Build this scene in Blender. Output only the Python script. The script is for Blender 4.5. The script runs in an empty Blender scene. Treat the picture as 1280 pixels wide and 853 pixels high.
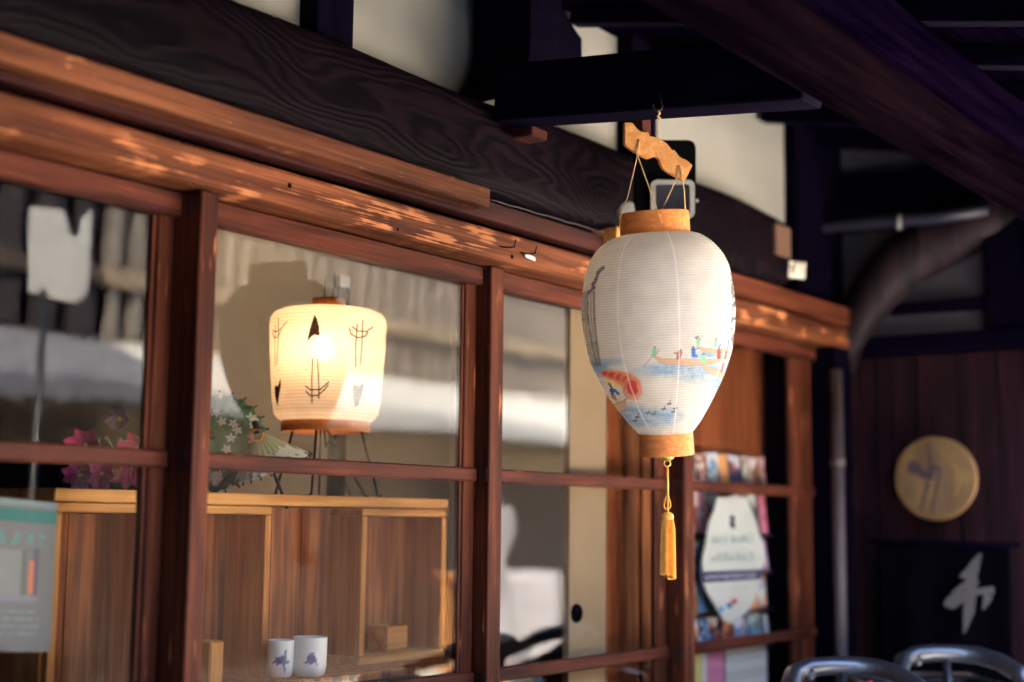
import bpy, bmesh, math, random
import numpy as np
from mathutils import Vector
random.seed(7); rng = np.random.default_rng(7)
scn = bpy.context.scene
COL = scn.collection

# ------------------------------------------------------------------ camera
CAM = np.array([0.0, -1.95, 1.35]); FPX = 1778.0
_a, _p, _r = [math.radians(v) for v in (36.2, 7.15, 0.6)]
FW = np.array([math.cos(_a)*math.cos(_p), math.sin(_a)*math.cos(_p), math.sin(_p)])
_rt = np.array([math.sin(_a), -math.cos(_a), 0.0]); _up = np.cross(_rt, FW)
RT = _rt*math.cos(_r) + _up*math.sin(_r); UP = -_rt*math.sin(_r) + _up*math.cos(_r)
cd = bpy.data.cameras.new('camera'); cam = bpy.data.objects.new('camera', cd); COL.objects.link(cam)
from mathutils import Matrix
cam.matrix_world = Matrix(((RT[0], UP[0], -FW[0], CAM[0]), (RT[1], UP[1], -FW[1], CAM[1]), (RT[2], UP[2], -FW[2], CAM[2]), (0, 0, 0, 1)))
cd.sensor_width = 36.0; cd.lens = 36.0*FPX/1280.0; cd.clip_start = 0.05; cd.clip_end = 500
cd.dof.use_dof = True; cd.dof.focus_distance = 2.95; cd.dof.aperture_fstop = 1.25
cd.dof.aperture_blades = 9
scn.camera = cam

def ray(x, y): return FW + RT*(x-640)/FPX + UP*(426.5-y)/FPX
def onY(x, y, Y=0.0):                    # where a sight line meets the upright plane y = Y
    d = ray(x, y); return CAM + d*((Y-CAM[1])/d[1])
def onX(x, y, X):
    d = ray(x, y); return CAM + d*((X-CAM[0])/d[0])
def at(x, y, D): return CAM + ray(x, y)*D   # point at forward distance D

# ------------------------------------------------------------------ light
w = bpy.data.worlds.new('World'); scn.world = w; w.use_nodes = True
nt = w.node_tree; nt.nodes.clear()
bg = nt.nodes.new('ShaderNodeBackground'); wo = nt.nodes.new('ShaderNodeOutputWorld')
sky = nt.nodes.new('ShaderNodeTexSky'); sky.sky_type = 'NISHITA'; sky.sun_disc = False
SUN_EL, SUN_AZ = math.radians(50), math.radians(-62)   # azimuth from +y (behind the house), clockwise
sky.sun_elevation = SUN_EL; sky.sun_rotation = SUN_AZ
bg.inputs[1].default_value = 0.08
nt.links.new(sky.outputs[0], bg.inputs[0]); nt.links.new(bg.outputs[0], wo.inputs[0])
sd = bpy.data.lights.new('sun', 'SUN'); so = bpy.data.objects.new('sun', sd); COL.objects.link(so)
sd.energy = 4.0; sd.angle = math.radians(0.5); sd.color = (1.0, 0.89, 0.73)
sv = Vector((math.sin(SUN_AZ)*math.cos(SUN_EL), math.cos(SUN_AZ)*math.cos(SUN_EL), math.sin(SUN_EL)))
so.rotation_euler = sv.to_track_quat('Z', 'Y').to_euler()
scn.view_settings.view_transform = 'Standard'; scn.view_settings.look = 'None'
scn.view_settings.exposure = 5.25; scn.view_settings.gamma = 1.0; scn.view_settings.use_curve_mapping = False
scn.cycles.use_denoising = True
try: scn.cycles.denoiser = 'OPENIMAGEDENOISE'
except Exception: pass
scn.cycles.max_bounces = 10; scn.cycles.diffuse_bounces = 6; scn.cycles.glossy_bounces = 5
scn.cycles.transmission_bounces = 8; scn.cycles.transparent_max_bounces = 16
scn.cycles.sample_clamp_indirect = 6.0; scn.cycles.caustics_reflective = False

# ------------------------------------------------------------------ helpers
def origin(p):
    o = Vector((0, 0, 0))
    while p is not None: o += p.location; p = p.parent
    return o
def mesh(name, vs, fs, m, parent=None, smooth=False, mats=None):
    me = bpy.data.meshes.new(name)
    o0 = origin(parent)
    me.from_pydata([(v[0]-o0.x, v[1]-o0.y, v[2]-o0.z) for v in vs], [], fs)
    me.update()
    o = bpy.data.objects.new(name, me); COL.objects.link(o)
    if parent: o.parent = parent
    me.materials.append(m)
    if smooth: me.polygons.foreach_set('use_smooth', [True]*len(me.polygons))
    return o
def frombm(name, bm, m, parent=None, smooth=False):
    me = bpy.data.meshes.new(name); o0 = origin(parent)
    bmesh.ops.translate(bm, verts=bm.verts, vec=-o0)
    bm.normal_update(); bm.to_mesh(me); bm.free()
    me.materials.append(m); o = bpy.data.objects.new(name, me); COL.objects.link(o)
    if parent: o.parent = parent
    if smooth: me.polygons.foreach_set('use_smooth', [True]*len(me.polygons))
    return o
def box(name, x0, x1, y0, y1, z0, z1, m, parent=None, bev=0.002, rot=None, cut=0):
    bm = bmesh.new(); bmesh.ops.create_cube(bm, size=1.0)
    c = Vector(((x0+x1)/2, (y0+y1)/2, (z0+z1)/2))
    for v in bm.verts: v.co = Vector((v.co.x*(x1-x0), v.co.y*(y1-y0), v.co.z*(z1-z0)))
    if bev: bmesh.ops.bevel(bm, geom=list(bm.edges), offset=bev, segments=1, affect='EDGES')
    if rot is not None: bmesh.ops.transform(bm, matrix=rot.to_4x4(), verts=bm.verts)
    bmesh.ops.translate(bm, verts=bm.verts, vec=c)
    return frombm(name, bm, m, parent)
def beam(name, a, b, w_, h, m, parent=None, bev=0.002, up=(0, 0, 1)):
    """box of width w_ and height h running from a to b"""
    a = Vector(a); b = Vector(b); d = (b-a); L = d.length; d.normalize(); up = Vector(up)
    s = d.cross(up).normalized(); u = s.cross(d)
    bm = bmesh.new(); bmesh.ops.create_cube(bm, size=1.0)
    for v in bm.verts: v.co = Vector((v.co.x*L, v.co.y*w_, v.co.z*h))
    if bev: bmesh.ops.bevel(bm, geom=list(bm.edges), offset=bev, segments=1, affect='EDGES')
    M = Matrix((d, s, u)).transposed().to_4x4(); M.translation = (a+b)/2
    bmesh.ops.transform(bm, matrix=M, verts=bm.verts)
    return frombm(name, bm, m, parent)
def tube(name, pts, r, m, parent=None, n=8, closed=False, cap=True):
    pts = [Vector(p) for p in pts]; N = len(pts)
    rr = r if isinstance(r, (list, tuple)) else [r]*N
    vs, fs = [], []
    t0 = (pts[1]-pts[0]).normalized()
    nrm = t0.orthogonal().normalized()
    for i, p in enumerate(pts):
        if closed: t = (pts[(i+1) % N]-pts[i-1]).normalized()
        else: t = (pts[min(i+1, N-1)]-pts[max(i-1, 0)]).normalized()
        nrm = (nrm - t*nrm.dot(t)).normalized(); bn = t.cross(nrm)
        for k in range(n):
            q = 2*math.pi*k/n; vs.append(p + (nrm*math.cos(q)+bn*math.sin(q))*rr[i])
    for i in range(N if closed else N-1):
        j = (i+1) % N
        for k in range(n): fs.append((i*n+k, i*n+(k+1) % n, j*n+(k+1) % n, j*n+k))
    if cap and not closed: fs += [tuple(range(n-1, -1, -1)), tuple(range((N-1)*n, N*n))]
    return mesh(name, vs, fs, m, parent, True)
def lathe(name, prof, base, m, parent=None, n=48, axis=(0, 0, 1), smooth=True, flip=False):
    """prof: list of (r, h) along axis from base"""
    ax = Vector(axis).normalized(); e1 = ax.orthogonal().normalized(); e2 = ax.cross(e1); b = Vector(base)
    vs, fs = [], []
    for r, h in prof:
        for k in range(n):
            q = 2*math.pi*k/n; vs.append(b + ax*h + (e1*math.cos(q)+e2*math.sin(q))*r)
    for i in range(len(prof)-1):
        for k in range(n):
            f = (i*n+k, i*n+(k+1) % n, (i+1)*n+(k+1) % n, (i+1)*n+k); fs.append(f)
    return mesh(name, vs, fs, m, parent, smooth)
def prism(name, poly, ext, m, parent=None, bev=0.0):
    """poly: list of 3-D points in one plane, extruded by ext"""
    bm = bmesh.new(); vs = [bm.verts.new(p) for p in poly]; f = bm.faces.new(vs)
    r = bmesh.ops.extrude_face_region(bm, geom=[f])
    bmesh.ops.translate(bm, verts=[v for v in r['geom'] if isinstance(v, bmesh.types.BMVert)], vec=Vector(ext))
    bmesh.ops.recalc_face_normals(bm, faces=bm.faces)
    if bev: bmesh.ops.bevel(bm, geom=list(bm.edges), offset=bev, segments=2, affect='EDGES')
    return frombm(name, bm, m, parent)
def lin(c):
    c = np.asarray(c, float); return np.where(c <= 0.04045, c/12.92, ((c+0.055)/1.055)**2.4)
def setcol(o, cols):      # per-vertex print colours, sRGB in
    me = o.data; at_ = me.color_attributes.new('paint', 'FLOAT_COLOR', 'POINT')
    c = np.ones((len(me.vertices), 4), np.float32); c[:, :3] = lin(cols)
    at_.data.foreach_set('color', c.ravel())
def sheet(name, o_, u, v, nu, nv, fn, m, parent=None, thick=0.0015):
    """flat printed sheet: corner o_, edges u and v; fn(s, t) gives sRGB"""
    o_ = np.array(o_, float); u = np.array(u, float); v = np.array(v, float)
    S, T = np.meshgrid(np.linspace(0, 1, nu), np.linspace(0, 1, nv))
    P = o_ + S[..., None]*u + T[..., None]*v
    fs = [(j*nu+i, j*nu+i+1, (j+1)*nu+i+1, (j+1)*nu+i) for j in range(nv-1) for i in range(nu-1)]
    ob = mesh(name, P.reshape(-1, 3).tolist(), fs, m, parent)
    setcol(ob, fn(S.ravel(), T.ravel()))
    sm = ob.modifiers.new('thickness', 'SOLIDIFY'); sm.thickness = thick; sm.offset = -1
    return ob
def thing(name, loc, label, cat, group=None):
    o = bpy.data.objects.new(name, None); COL.objects.link(o); o.location = loc; o.empty_display_size = 0.05
    return tag(o, label, cat, group)
def tag(o, label=None, cat=None, group=None, kind=None):
    for k, v in (('label', label), ('category', cat), ('group', group), ('kind', kind)):
        if v: o[k] = v
    return o
def R3(ax, deg): return Matrix.Rotation(math.radians(deg), 3, ax)

# ------------------------------------------------------------------ materials
def newmat(name):
    m = bpy.data.materials.new(name); m.use_nodes = True; n = m.node_tree.nodes; n.clear()
    out = n.new('ShaderNodeOutputMaterial'); b = n.new('ShaderNodeBsdfPrincipled')
    m.node_tree.links.new(b.outputs[0], out.inputs[0]); return m, n, m.node_tree.links, b, out
def N(n, t, **k):
    o = n.new(t)
    for a, v in k.items(): setattr(o, a, v)
    return o
def rgb(c): return (*[float(x) for x in lin(np.array(c)/255.0)], 1)
def wood(name, dark, light, axis='X', s=1.0, rough=0.55, patches=None, bump=0.25, spec=0.13, fibre=0.35, blotch=0.35):
    m, n, L, b, out = newmat(name)
    tc = N(n, 'ShaderNodeTexCoord'); mp = N(n, 'ShaderNodeMapping')
    L.new(tc.outputs['Object'], mp.inputs[0])
    k = dict(X=(1.3, 22, 22), Y=(22, 1.3, 22), Z=(22, 22, 1.3))[axis]; mp.inputs['Scale'].default_value = [q*s for q in k]
    a = N(n, 'ShaderNodeTexNoise'); a.inputs['Scale'].default_value = 1.6; a.inputs['Detail'].default_value = 6; a.inputs['Distortion'].default_value = 0.5
    L.new(mp.outputs[0], a.inputs[0])
    mp2 = N(n, 'ShaderNodeMapping'); k2 = dict(X=(5, 320, 320), Y=(320, 5, 320), Z=(320, 320, 5))[axis]; mp2.inputs['Scale'].default_value = k2
    L.new(tc.outputs['Object'], mp2.inputs[0])
    f = N(n, 'ShaderNodeTexNoise'); f.inputs['Scale'].default_value = 1; f.inputs['Detail'].default_value = 3; L.new(mp2.outputs[0], f.inputs[0])
    bl = N(n, 'ShaderNodeTexNoise'); bl.inputs['Scale'].default_value = 3.0; bl.inputs['Detail'].default_value = 4; L.new(tc.outputs['Object'], bl.inputs[0])
    cr = N(n, 'ShaderNodeValToRGB'); cr.color_ramp.elements[0].position = 0.36; cr.color_ramp.elements[1].position = 0.64
    cr.color_ramp.elements[0].color = rgb(dark); cr.color_ramp.elements[1].color = rgb(light)
    L.new(a.outputs[0], cr.inputs[0])
    def mul(col, fac, lo, hi, src):
        mr = N(n, 'ShaderNodeMapRange'); mr.inputs[1].default_value = 0.3; mr.inputs[2].default_value = 0.7
        mr.inputs[3].default_value = lo; mr.inputs[4].default_value = hi; L.new(src, mr.inputs[0])
        mx = N(n, 'ShaderNodeMix', data_type='RGBA', blend_type='MULTIPLY'); mx.inputs[0].default_value = fac
        L.new(col, mx.inputs[6]); L.new(mr.outputs[0], mx.inputs[7]); return mx.outputs[2]
    col = mul(cr.outputs[0], 1.0, 1-fibre, 1+fibre*0.4, f.outputs[0])
    col = mul(col, 1.0, 1-blotch, 1+blotch*0.4, bl.outputs[0])
    if patches:      # places where the old stain has been scraped or worn off
        lightc, thr, lo_s = patches
        mp3 = N(n, 'ShaderNodeMapping'); mp3.inputs['Scale'].default_value = lo_s; L.new(tc.outputs['Object'], mp3.inputs[0])
        p = N(n, 'ShaderNodeTexNoise'); p.inputs['Scale'].default_value = 1; p.inputs['Detail'].default_value = 2.5; L.new(mp3.outputs[0], p.inputs[0])
        ad = N(n, 'ShaderNodeMath', operation='MULTIPLY_ADD'); L.new(f.outputs[0], ad.inputs[0]); ad.inputs[1].default_value = 0.6; L.new(p.outputs[0], ad.inputs[2])
        ss = N(n, 'ShaderNodeMapRange', interpolation_type='SMOOTHSTEP'); ss.inputs[1].default_value = thr; ss.inputs[2].default_value = thr+0.10
        L.new(ad.outputs[0], ss.inputs[0])
        mx = N(n, 'ShaderNodeMix', data_type='RGBA'); L.new(ss.outputs[0], mx.inputs[0]); L.new(col, mx.inputs[6]); mx.inputs[7].default_value = rgb(lightc); col = mx.outputs[2]
    L.new(col, b.inputs['Base Color'])
    rr = N(n, 'ShaderNodeMapRange'); rr.inputs[3].default_value = rough-0.1; rr.inputs[4].default_value = rough+0.15; L.new(bl.outputs[0], rr.inputs[0]); L.new(rr.outputs[0], b.inputs['Roughness'])
    b.inputs['Specular IOR Level'].default_value = spec
    sm = N(n, 'ShaderNodeMath', operation='ADD'); L.new(a.outputs[0], sm.inputs[0]); L.new(f.outputs[0], sm.inputs[1])
    bp = N(n, 'ShaderNodeBump'); bp.inputs['Strength'].default_value = bump; bp.inputs['Distance'].default_value = 0.002
    L.new(sm.outputs[0], bp.inputs['Height']); L.new(bp.outputs[0], b.inputs['Normal'])
    return m
def plain(name, c, rough=0.5, metal=0.0, spec=0.5, var=0.12, scale=8.0, bump=0.0, coat=0.0):
    m, n, L, b, out = newmat(name)
    tc = N(n, 'ShaderNodeTexCoord'); a = N(n, 'ShaderNodeTexNoise'); a.inputs['Scale'].default_value = scale; a.inputs['Detail'].default_value = 5
    L.new(tc.outputs['Object'], a.inputs[0])
    cr = N(n, 'ShaderNodeValToRGB'); cr.color_ramp.elements[0].position = 0.3; cr.color_ramp.elements[1].position = 0.7
    c = np.array(c, float); cr.color_ramp.elements[0].color = rgb(c*(1-var)); cr.color_ramp.elements[1].color = rgb(np.minimum(c*(1+var*0.5), 255))
    L.new(a.outputs[0], cr.inputs[0]); L.new(cr.outputs[0], b.inputs['Base Color'])
    b.inputs['Roughness'].default_value = rough; b.inputs['Metallic'].default_value = metal; b.inputs['Specular IOR Level'].default_value = spec
    b.inputs['Coat Weight'].default_value = coat
    if bump:
        bp = N(n, 'ShaderNodeBump'); bp.inputs['Strength'].default_value = bump; bp.inputs['Distance'].default_value = 0.003
        L.new(a.outputs[0], bp.inputs['Height']); L.new(bp.outputs[0], b.inputs['Normal'])
    return m
def printed(name, rough=0.6):
    m, n, L, b, out = newmat(name)
    a = N(n, 'ShaderNodeAttribute', attribute_name='paint'); L.new(a.outputs['Color'], b.inputs['Base Color']); b.inputs['Roughness'].default_value = rough
    return m
def paper(name, trans=0.5, forward=0.0, tint=(1, 1, 1, 1)):
    m, n, L, b, out = newmat(name); n.remove(b)
    a = N(n, 'ShaderNodeAttribute', attribute_name='paint')
    d = N(n, 'ShaderNodeBsdfDiffuse'); t = N(n, 'ShaderNodeBsdfTranslucent'); mx = N(n, 'ShaderNodeMixShader'); mx.inputs[0].default_value = trans
    # finely mottled mulberry paper
    tc = N(n, 'ShaderNodeTexCoord'); nz = N(n, 'ShaderNodeTexNoise'); nz.inputs['Scale'].default_value = 30; nz.inputs['Detail'].default_value = 8; L.new(tc.outputs['Object'], nz.inputs[0])
    mr = N(n, 'ShaderNodeMapRange'); mr.inputs[1].default_value = 0.3; mr.inputs[2].default_value = 0.7; mr.inputs[3].default_value = 0.88; mr.inputs[4].default_value = 1.0; L.new(nz.outputs[0], mr.inputs[0])
    mc = N(n, 'ShaderNodeMix', data_type='RGBA', blend_type='MULTIPLY'); mc.inputs[0].default_value = 1; L.new(a.outputs['Color'], mc.inputs[6]); L.new(mr.outputs[0], mc.inputs[7])
    tt = N(n, 'ShaderNodeMix', data_type='RGBA', blend_type='MULTIPLY'); tt.inputs[0].default_value = 1; L.new(mc.outputs[2], tt.inputs[6]); tt.inputs[7].default_value = tint
    L.new(mc.outputs[2], d.inputs[0]); L.new(tt.outputs[2], t.inputs[0])
    L.new(d.outputs[0], mx.inputs[1]); L.new(t.outputs[0], mx.inputs[2]); last = mx
    if forward:
        rf = N(n, 'ShaderNodeBsdfRefraction'); rf.inputs['IOR'].default_value = 1.01; rf.inputs['Roughness'].default_value = 0.55; L.new(tt.outputs[2], rf.inputs[0])
        m2 = N(n, 'ShaderNodeMixShader'); m2.inputs[0].default_value = forward; L.new(mx.outputs[0], m2.inputs[1]); L.new(rf.outputs[0], m2.inputs[2]); last = m2
    L.new(last.outputs[0], out.inputs[0]); return m
def glass_mat(name, r0=0.020):
    m, n, L, b, out = newmat(name); n.remove(b)
    g = N(n, 'ShaderNodeNewGeometry'); dp = N(n, 'ShaderNodeVectorMath', operation='DOT_PRODUCT'); L.new(g.outputs['Incoming'], dp.inputs[0]); L.new(g.outputs['Normal'], dp.inputs[1])
    ab = N(n, 'ShaderNodeMath', operation='ABSOLUTE'); L.new(dp.outputs['Value'], ab.inputs[0])
    s1 = N(n, 'ShaderNodeMath', operation='SUBTRACT'); s1.inputs[0].default_value = 1; L.new(ab.outputs[0], s1.inputs[1])
    pw = N(n, 'ShaderNodeMath', operation='POWER'); L.new(s1.outputs[0], pw.inputs[0]); pw.inputs[1].default_value = 5
    ml = N(n, 'ShaderNodeMath', operation='MULTIPLY_ADD'); L.new(pw.outputs[0], ml.inputs[0]); ml.inputs[1].default_value = 1-r0; ml.inputs[2].default_value = r0
    tr = N(n, 'ShaderNodeBsdfTransparent'); tr.inputs[0].default_value = (0.94, 0.95, 0.95, 1)
    gl = N(n, 'ShaderNodeBsdfGlossy'); gl.inputs['Roughness'].default_value = 0.0
    # old drawn glass is very slightly wavy
    tc = N(n, 'ShaderNodeTexCoord'); nz = N(n, 'ShaderNodeTexNoise'); nz.inputs['Scale'].default_value = 5; L.new(tc.outputs['Object'], nz.inputs[0])
    bp = N(n, 'ShaderNodeBump'); bp.inputs['Strength'].default_value = 0.02; bp.inputs['Distance'].default_value = 0.02; L.new(nz.outputs[0], bp.inputs['Height']); L.new(bp.outputs[0], gl.inputs['Normal'])
    mx = N(n, 'ShaderNodeMixShader'); L.new(ml.outputs[0], mx.inputs[0]); L.new(tr.outputs[0], mx.inputs[1]); L.new(gl.outputs[0], mx.inputs[2]); L.new(mx.outputs[0], out.inputs[0])
    return m
def big_beam_mat(knots):
    """dark adzed pine with raised growth rings running round knots"""
    m, n, L, b, out = newmat('dark_grained_pine')
    tc = N(n, 'ShaderNodeTexCoord'); sp = N(n, 'ShaderNodeSeparateXYZ'); L.new(tc.outputs['Object'], sp.inputs[0])
    mp = N(n, 'ShaderNodeMapping'); mp.inputs['Scale'].default_value = (1.5, 1, 6); L.new(tc.outputs['Object'], mp.inputs[0])
    nz = N(n, 'ShaderNodeTexNoise'); nz.inputs['Scale'].default_value = 1.0; nz.inputs['Detail'].default_value = 3.5; nz.inputs['Roughness'].default_value = 0.45; L.new(mp.outputs[0], nz.inputs[0])
    acc = N(n, 'ShaderNodeMath', operation='MULTIPLY'); L.new(nz.outputs[0], acc.inputs[0]); acc.inputs[1].default_value = 17.0
    lz = N(n, 'ShaderNodeMath', operation='MULTIPLY_ADD'); L.new(sp.outputs[2], lz.inputs[0]); lz.inputs[1].default_value = 44.0; L.new(acc.outputs[0], lz.inputs[2]); cur = lz
    for kx, kz, sx, sz, amp in knots:
        dx = N(n, 'ShaderNodeMath', operation='MULTIPLY_ADD'); L.new(sp.outputs[0], dx.inputs[0]); dx.inputs[1].default_value = 1/sx; dx.inputs[2].default_value = -kx/sx
        dz = N(n, 'ShaderNodeMath', operation='MULTIPLY_ADD'); L.new(sp.outputs[2], dz.inputs[0]); dz.inputs[1].default_value = 1/sz; dz.inputs[2].default_value = -kz/sz
        x2 = N(n, 'ShaderNodeMath', operation='MULTIPLY'); L.new(dx.outputs[0], x2.inputs[0]); L.new(dx.outputs[0], x2.inputs[1])
        r2 = N(n, 'ShaderNodeMath', operation='MULTIPLY_ADD'); L.new(dz.outputs[0], r2.inputs[0]); L.new(dz.outputs[0], r2.inputs[1]); L.new(x2.outputs[0], r2.inputs[2])
        rt = N(n, 'ShaderNodeMath', operation='SQRT'); L.new(r2.outputs[0], rt.inputs[0])
        ng = N(n, 'ShaderNodeMath', operation='MULTIPLY'); L.new(rt.outputs[0], ng.inputs[0]); ng.inputs[1].default_value = -1.0
        ex = N(n, 'ShaderNodeMath', operation='EXPONENT'); L.new(ng.outputs[0], ex.inputs[0])
        ad = N(n, 'ShaderNodeMath', operation='MULTIPLY_ADD'); L.new(ex.outputs[0], ad.inputs[0]); ad.inputs[1].default_value = amp; L.new(cur.outputs[0], ad.inputs[2]); cur = ad
    sn = N(n, 'ShaderNodeMath', operation='MULTIPLY'); L.new(cur.outputs[0], sn.inputs[0]); sn.inputs[1].default_value = 6.283*0.9
    si = N(n, 'ShaderNodeMath', operation='SINE'); L.new(sn.outputs[0], si.inputs[0])
    mr = N(n, 'ShaderNodeMapRange'); mr.inputs[1].default_value = -1; mr.inputs[2].default_value = 1; L.new(si.outputs[0], mr.inputs[0])
    bl = N(n, 'ShaderNodeTexNoise'); bl.inputs['Scale'].default_value = 2.2; bl.inputs['Detail'].default_value = 4; L.new(tc.outputs['Object'], bl.inputs[0])
    cr = N(n, 'ShaderNodeValToRGB'); cr.color_ramp.elements[0].color = rgb((8, 4, 11)); cr.color_ramp.elements[1].color = rgb((25, 14, 20)); L.new(mr.outputs[0], cr.inputs[0])
    c2 = N(n, 'ShaderNodeMapRange'); c2.inputs[1].default_value = 0.3; c2.inputs[2].default_value = 0.7; c2.inputs[3].default_value = 0.55; c2.inputs[4].default_value = 1.2; L.new(bl.outputs[0], c2.inputs[0])
    mx = N(n, 'ShaderNodeMix', data_type='RGBA', blend_type='MULTIPLY'); mx.inputs[0].default_value = 1; L.new(cr.outputs[0], mx.inputs[6]); L.new(c2.outputs[0], mx.inputs[7]); L.new(mx.outputs[2], b.inputs['Base Color'])
    b.inputs['Roughness'].default_value = 0.6; b.inputs['Specular IOR Level'].default_value = 0.04
    bp = N(n, 'ShaderNodeBump'); bp.inputs['Strength'].default_value = 0.5; bp.inputs['Distance'].default_value = 0.002; L.new(mr.outputs[0], bp.inputs['Height']); L.new(bp.outputs[0], b.inputs['Normal'])
    return m

M = {}
M['stile'] = wood('reddish_stained_cedar_upright', (60, 26, 18), (110, 56, 36), 'Z', rough=0.58, fibre=0.45, spec=.13, patches=((190, 112, 74), .98, (40, 40, 7)))
M['rail'] = wood('reddish_stained_cedar_rail', (60, 26, 19), (104, 51, 35), 'X', rough=0.58, fibre=0.45, spec=.13, patches=((186, 110, 74), .99, (7, 40, 40)))
M['kamoi'] = wood('worn_stained_cedar', (84, 42, 26), (136, 78, 48), 'X', rough=0.58, fibre=0.45, patches=((196, 122, 76), 0.89, (10, 3, 26)))
M['batten'] = wood('rough_sawn_cedar', (78, 40, 27), (132, 78, 50), 'X', rough=0.6, fibre=0.4, patches=((214, 142, 90), 0.93, (14, 4, 24)))
M['nageshi'] = wood('dark_brown_cedar', (52, 24, 24), (84, 42, 36), 'X', rough=0.5, fibre=0.45)
M['nageshi2'] = wood('orange_brown_cedar_trim', (80, 36, 24), (122, 64, 40), 'X', rough=0.55, fibre=0.35)
M['dark'] = wood('soot_dark_timber', (3, 1, 10), (10, 4, 18), 'X', rough=0.9, fibre=0.3, spec=0.0)
M['dark_y'] = wood('soot_dark_timber_crosswise', (3, 1, 14), (10, 4, 24), 'Y', rough=0.8, fibre=0.3, spec=0.03)
M['dark_z'] = wood('soot_dark_timber_upright', (3, 1, 14), (10, 4, 24), 'Z', rough=0.8, fibre=0.3, spec=0.03)
M['purlin'] = wood('dark_red_brown_timber', (5, 2, 7), (15, 7, 12), 'X', rough=0.9, fibre=0.3, spec=0.0)
M['beam'] = big_beam_mat([(2.913, 2.136, 0.11, 0.07, 9.0), (2.30, 2.13, 0.22, 0.09, 7.0), (2.62, 2.27, 0.3, 0.08, -6.0), (1.85, 2.2, 0.14, 0.1, 4.0), (3.5, 2.2, 0.12, 0.05, 7.0)])
M['plaster'] = plain('white_lime_plaster', (146, 142, 135), 0.9, var=0.06, scale=3, bump=0.15)
M['interior_plaster'] = plain('beige_interior_plaster', (168, 146, 120), 0.9, var=0.06, scale=3)
M['fusuma'] = plain('beige_screen_paper', (140, 116, 88), 0.85, var=0.05, scale=4)
M['black'] = plain('black_lacquered_metal', (26, 25, 30), 0.4, spec=0.5)
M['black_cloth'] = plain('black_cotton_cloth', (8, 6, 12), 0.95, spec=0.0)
M['wire'] = plain('dark_iron_wire', (44, 40, 44), 0.45, metal=0.6)
M['chrome'] = plain('polished_chrome', (200, 202, 206), 0.28, metal=1.0, var=0.03)
M['bezel'] = plain('grey_painted_aluminium', (150, 148, 142), 0.45, spec=0.5)
M['ring'] = wood('thin_cedar_veneer', (206, 118, 58), (226, 142, 76), 'Y', s=4.0, rough=0.4, fibre=0.05, blotch=0.03, bump=0.05)
M['hanger'] = wood('pale_cedar_board', (214, 138, 74), (240, 172, 104), 'X', s=1.2, rough=0.5, fibre=0.2, blotch=0.1)
M['string'] = plain('straw_coloured_cotton', (214, 170, 110), 0.8)
M['tassel'] = plain('golden_silk_thread', (238, 164, 66), 0.5, var=0.07, scale=60, spec=0.3)
M['brass'] = plain('pale_brass', (236, 206, 110), 0.3, metal=0.7)
M['cab'] = wood('honey_cedar_frame', (176, 110, 52), (214, 150, 80), 'X', rough=0.5, fibre=0.2, blotch=0.15)
M['cab_z'] = wood('honey_cedar_frame_upright', (176, 110, 52), (214, 150, 80), 'Z', rough=0.5, fibre=0.2, blotch=0.15)
M['cab_back'] = wood('brown_cedar_board', (116, 62, 38), (178, 110, 66), 'Z', s=1.3, rough=0.5, fibre=0.2, blotch=0.2)
M['iwood'] = wood('orange_brown_interior_wood', (112, 56, 32), (154, 84, 48), 'Z', rough=0.5, fibre=0.15, blotch=0.3)
M['glass'] = glass_mat('old_window_glass')
M['print'] = printed('printed_paper')
M['ceramic'] = printed('glazed_painted_porcelain', 0.2)
M['lantern'] = paper('outdoor_lantern_paper', 0.5)
M['lamp_paper'] = paper('lit_lantern_paper', 0.6, 0.03, (1.0, 0.95, 0.88, 1))
M['pole'] = plain('dark_blue_black_pole', (5, 5, 11), 0.9, spec=.05)
M['pipe'] = plain('dull_grey_brown_pipe', (72, 60, 62), 0.5)
M['asphalt'] = plain('pale_paving', (198, 193, 184), 0.9, scale=40, var=0.3, bump=0.4)
M['stone'] = plain('pale_granite', (150, 146, 138), 0.8, scale=60, var=0.2, bump=0.2)
M['opp_wall'] = plain('cream_render', (162, 142, 118), 0.9, scale=2)
M['opp_slat'] = plain('pale_painted_slat', (146, 134, 124), 0.7)
M['opp_dark'] = plain('brown_painted_board', (84, 70, 60), 0.7)
M['tile'] = plain('silvery_roof_tile', (186, 184, 180), 0.45, scale=12, var=0.12)
M['soot'] = plain('matt_black_wire', (5, 5, 7), 0.9, spec=.05)
M['bar'] = plain('dull_brushed_steel', (92, 92, 98), 0.32, metal=.8)
M['white_cloth'] = plain('white_cotton', (176, 172, 178), 0.9, var=0.04)
M['gold'] = printed('gilded_painted_board', 0.5)

# ------------------------------------------------------------------ ground
g = box('street', -30, 40, -8.0, -0.9, -0.3, 0.0, M['asphalt'], bev=0); tag(g, kind='structure')
g = box('pavement', -30, 40, -0.9, 0.12, -0.3, 0.12, M['stone'], bev=0.01); tag(g, kind='structure')
g = box('far_ground', -120, 160, -100, 100, -0.6, -0.32, M['stone'], bev=0); tag(g, kind='structure')
g = box('interior_floor', -0.2, 6.0, 0.13, 4.0, 0.1, 0.35, M['iwood'], bev=0); tag(g, kind='structure')

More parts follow.
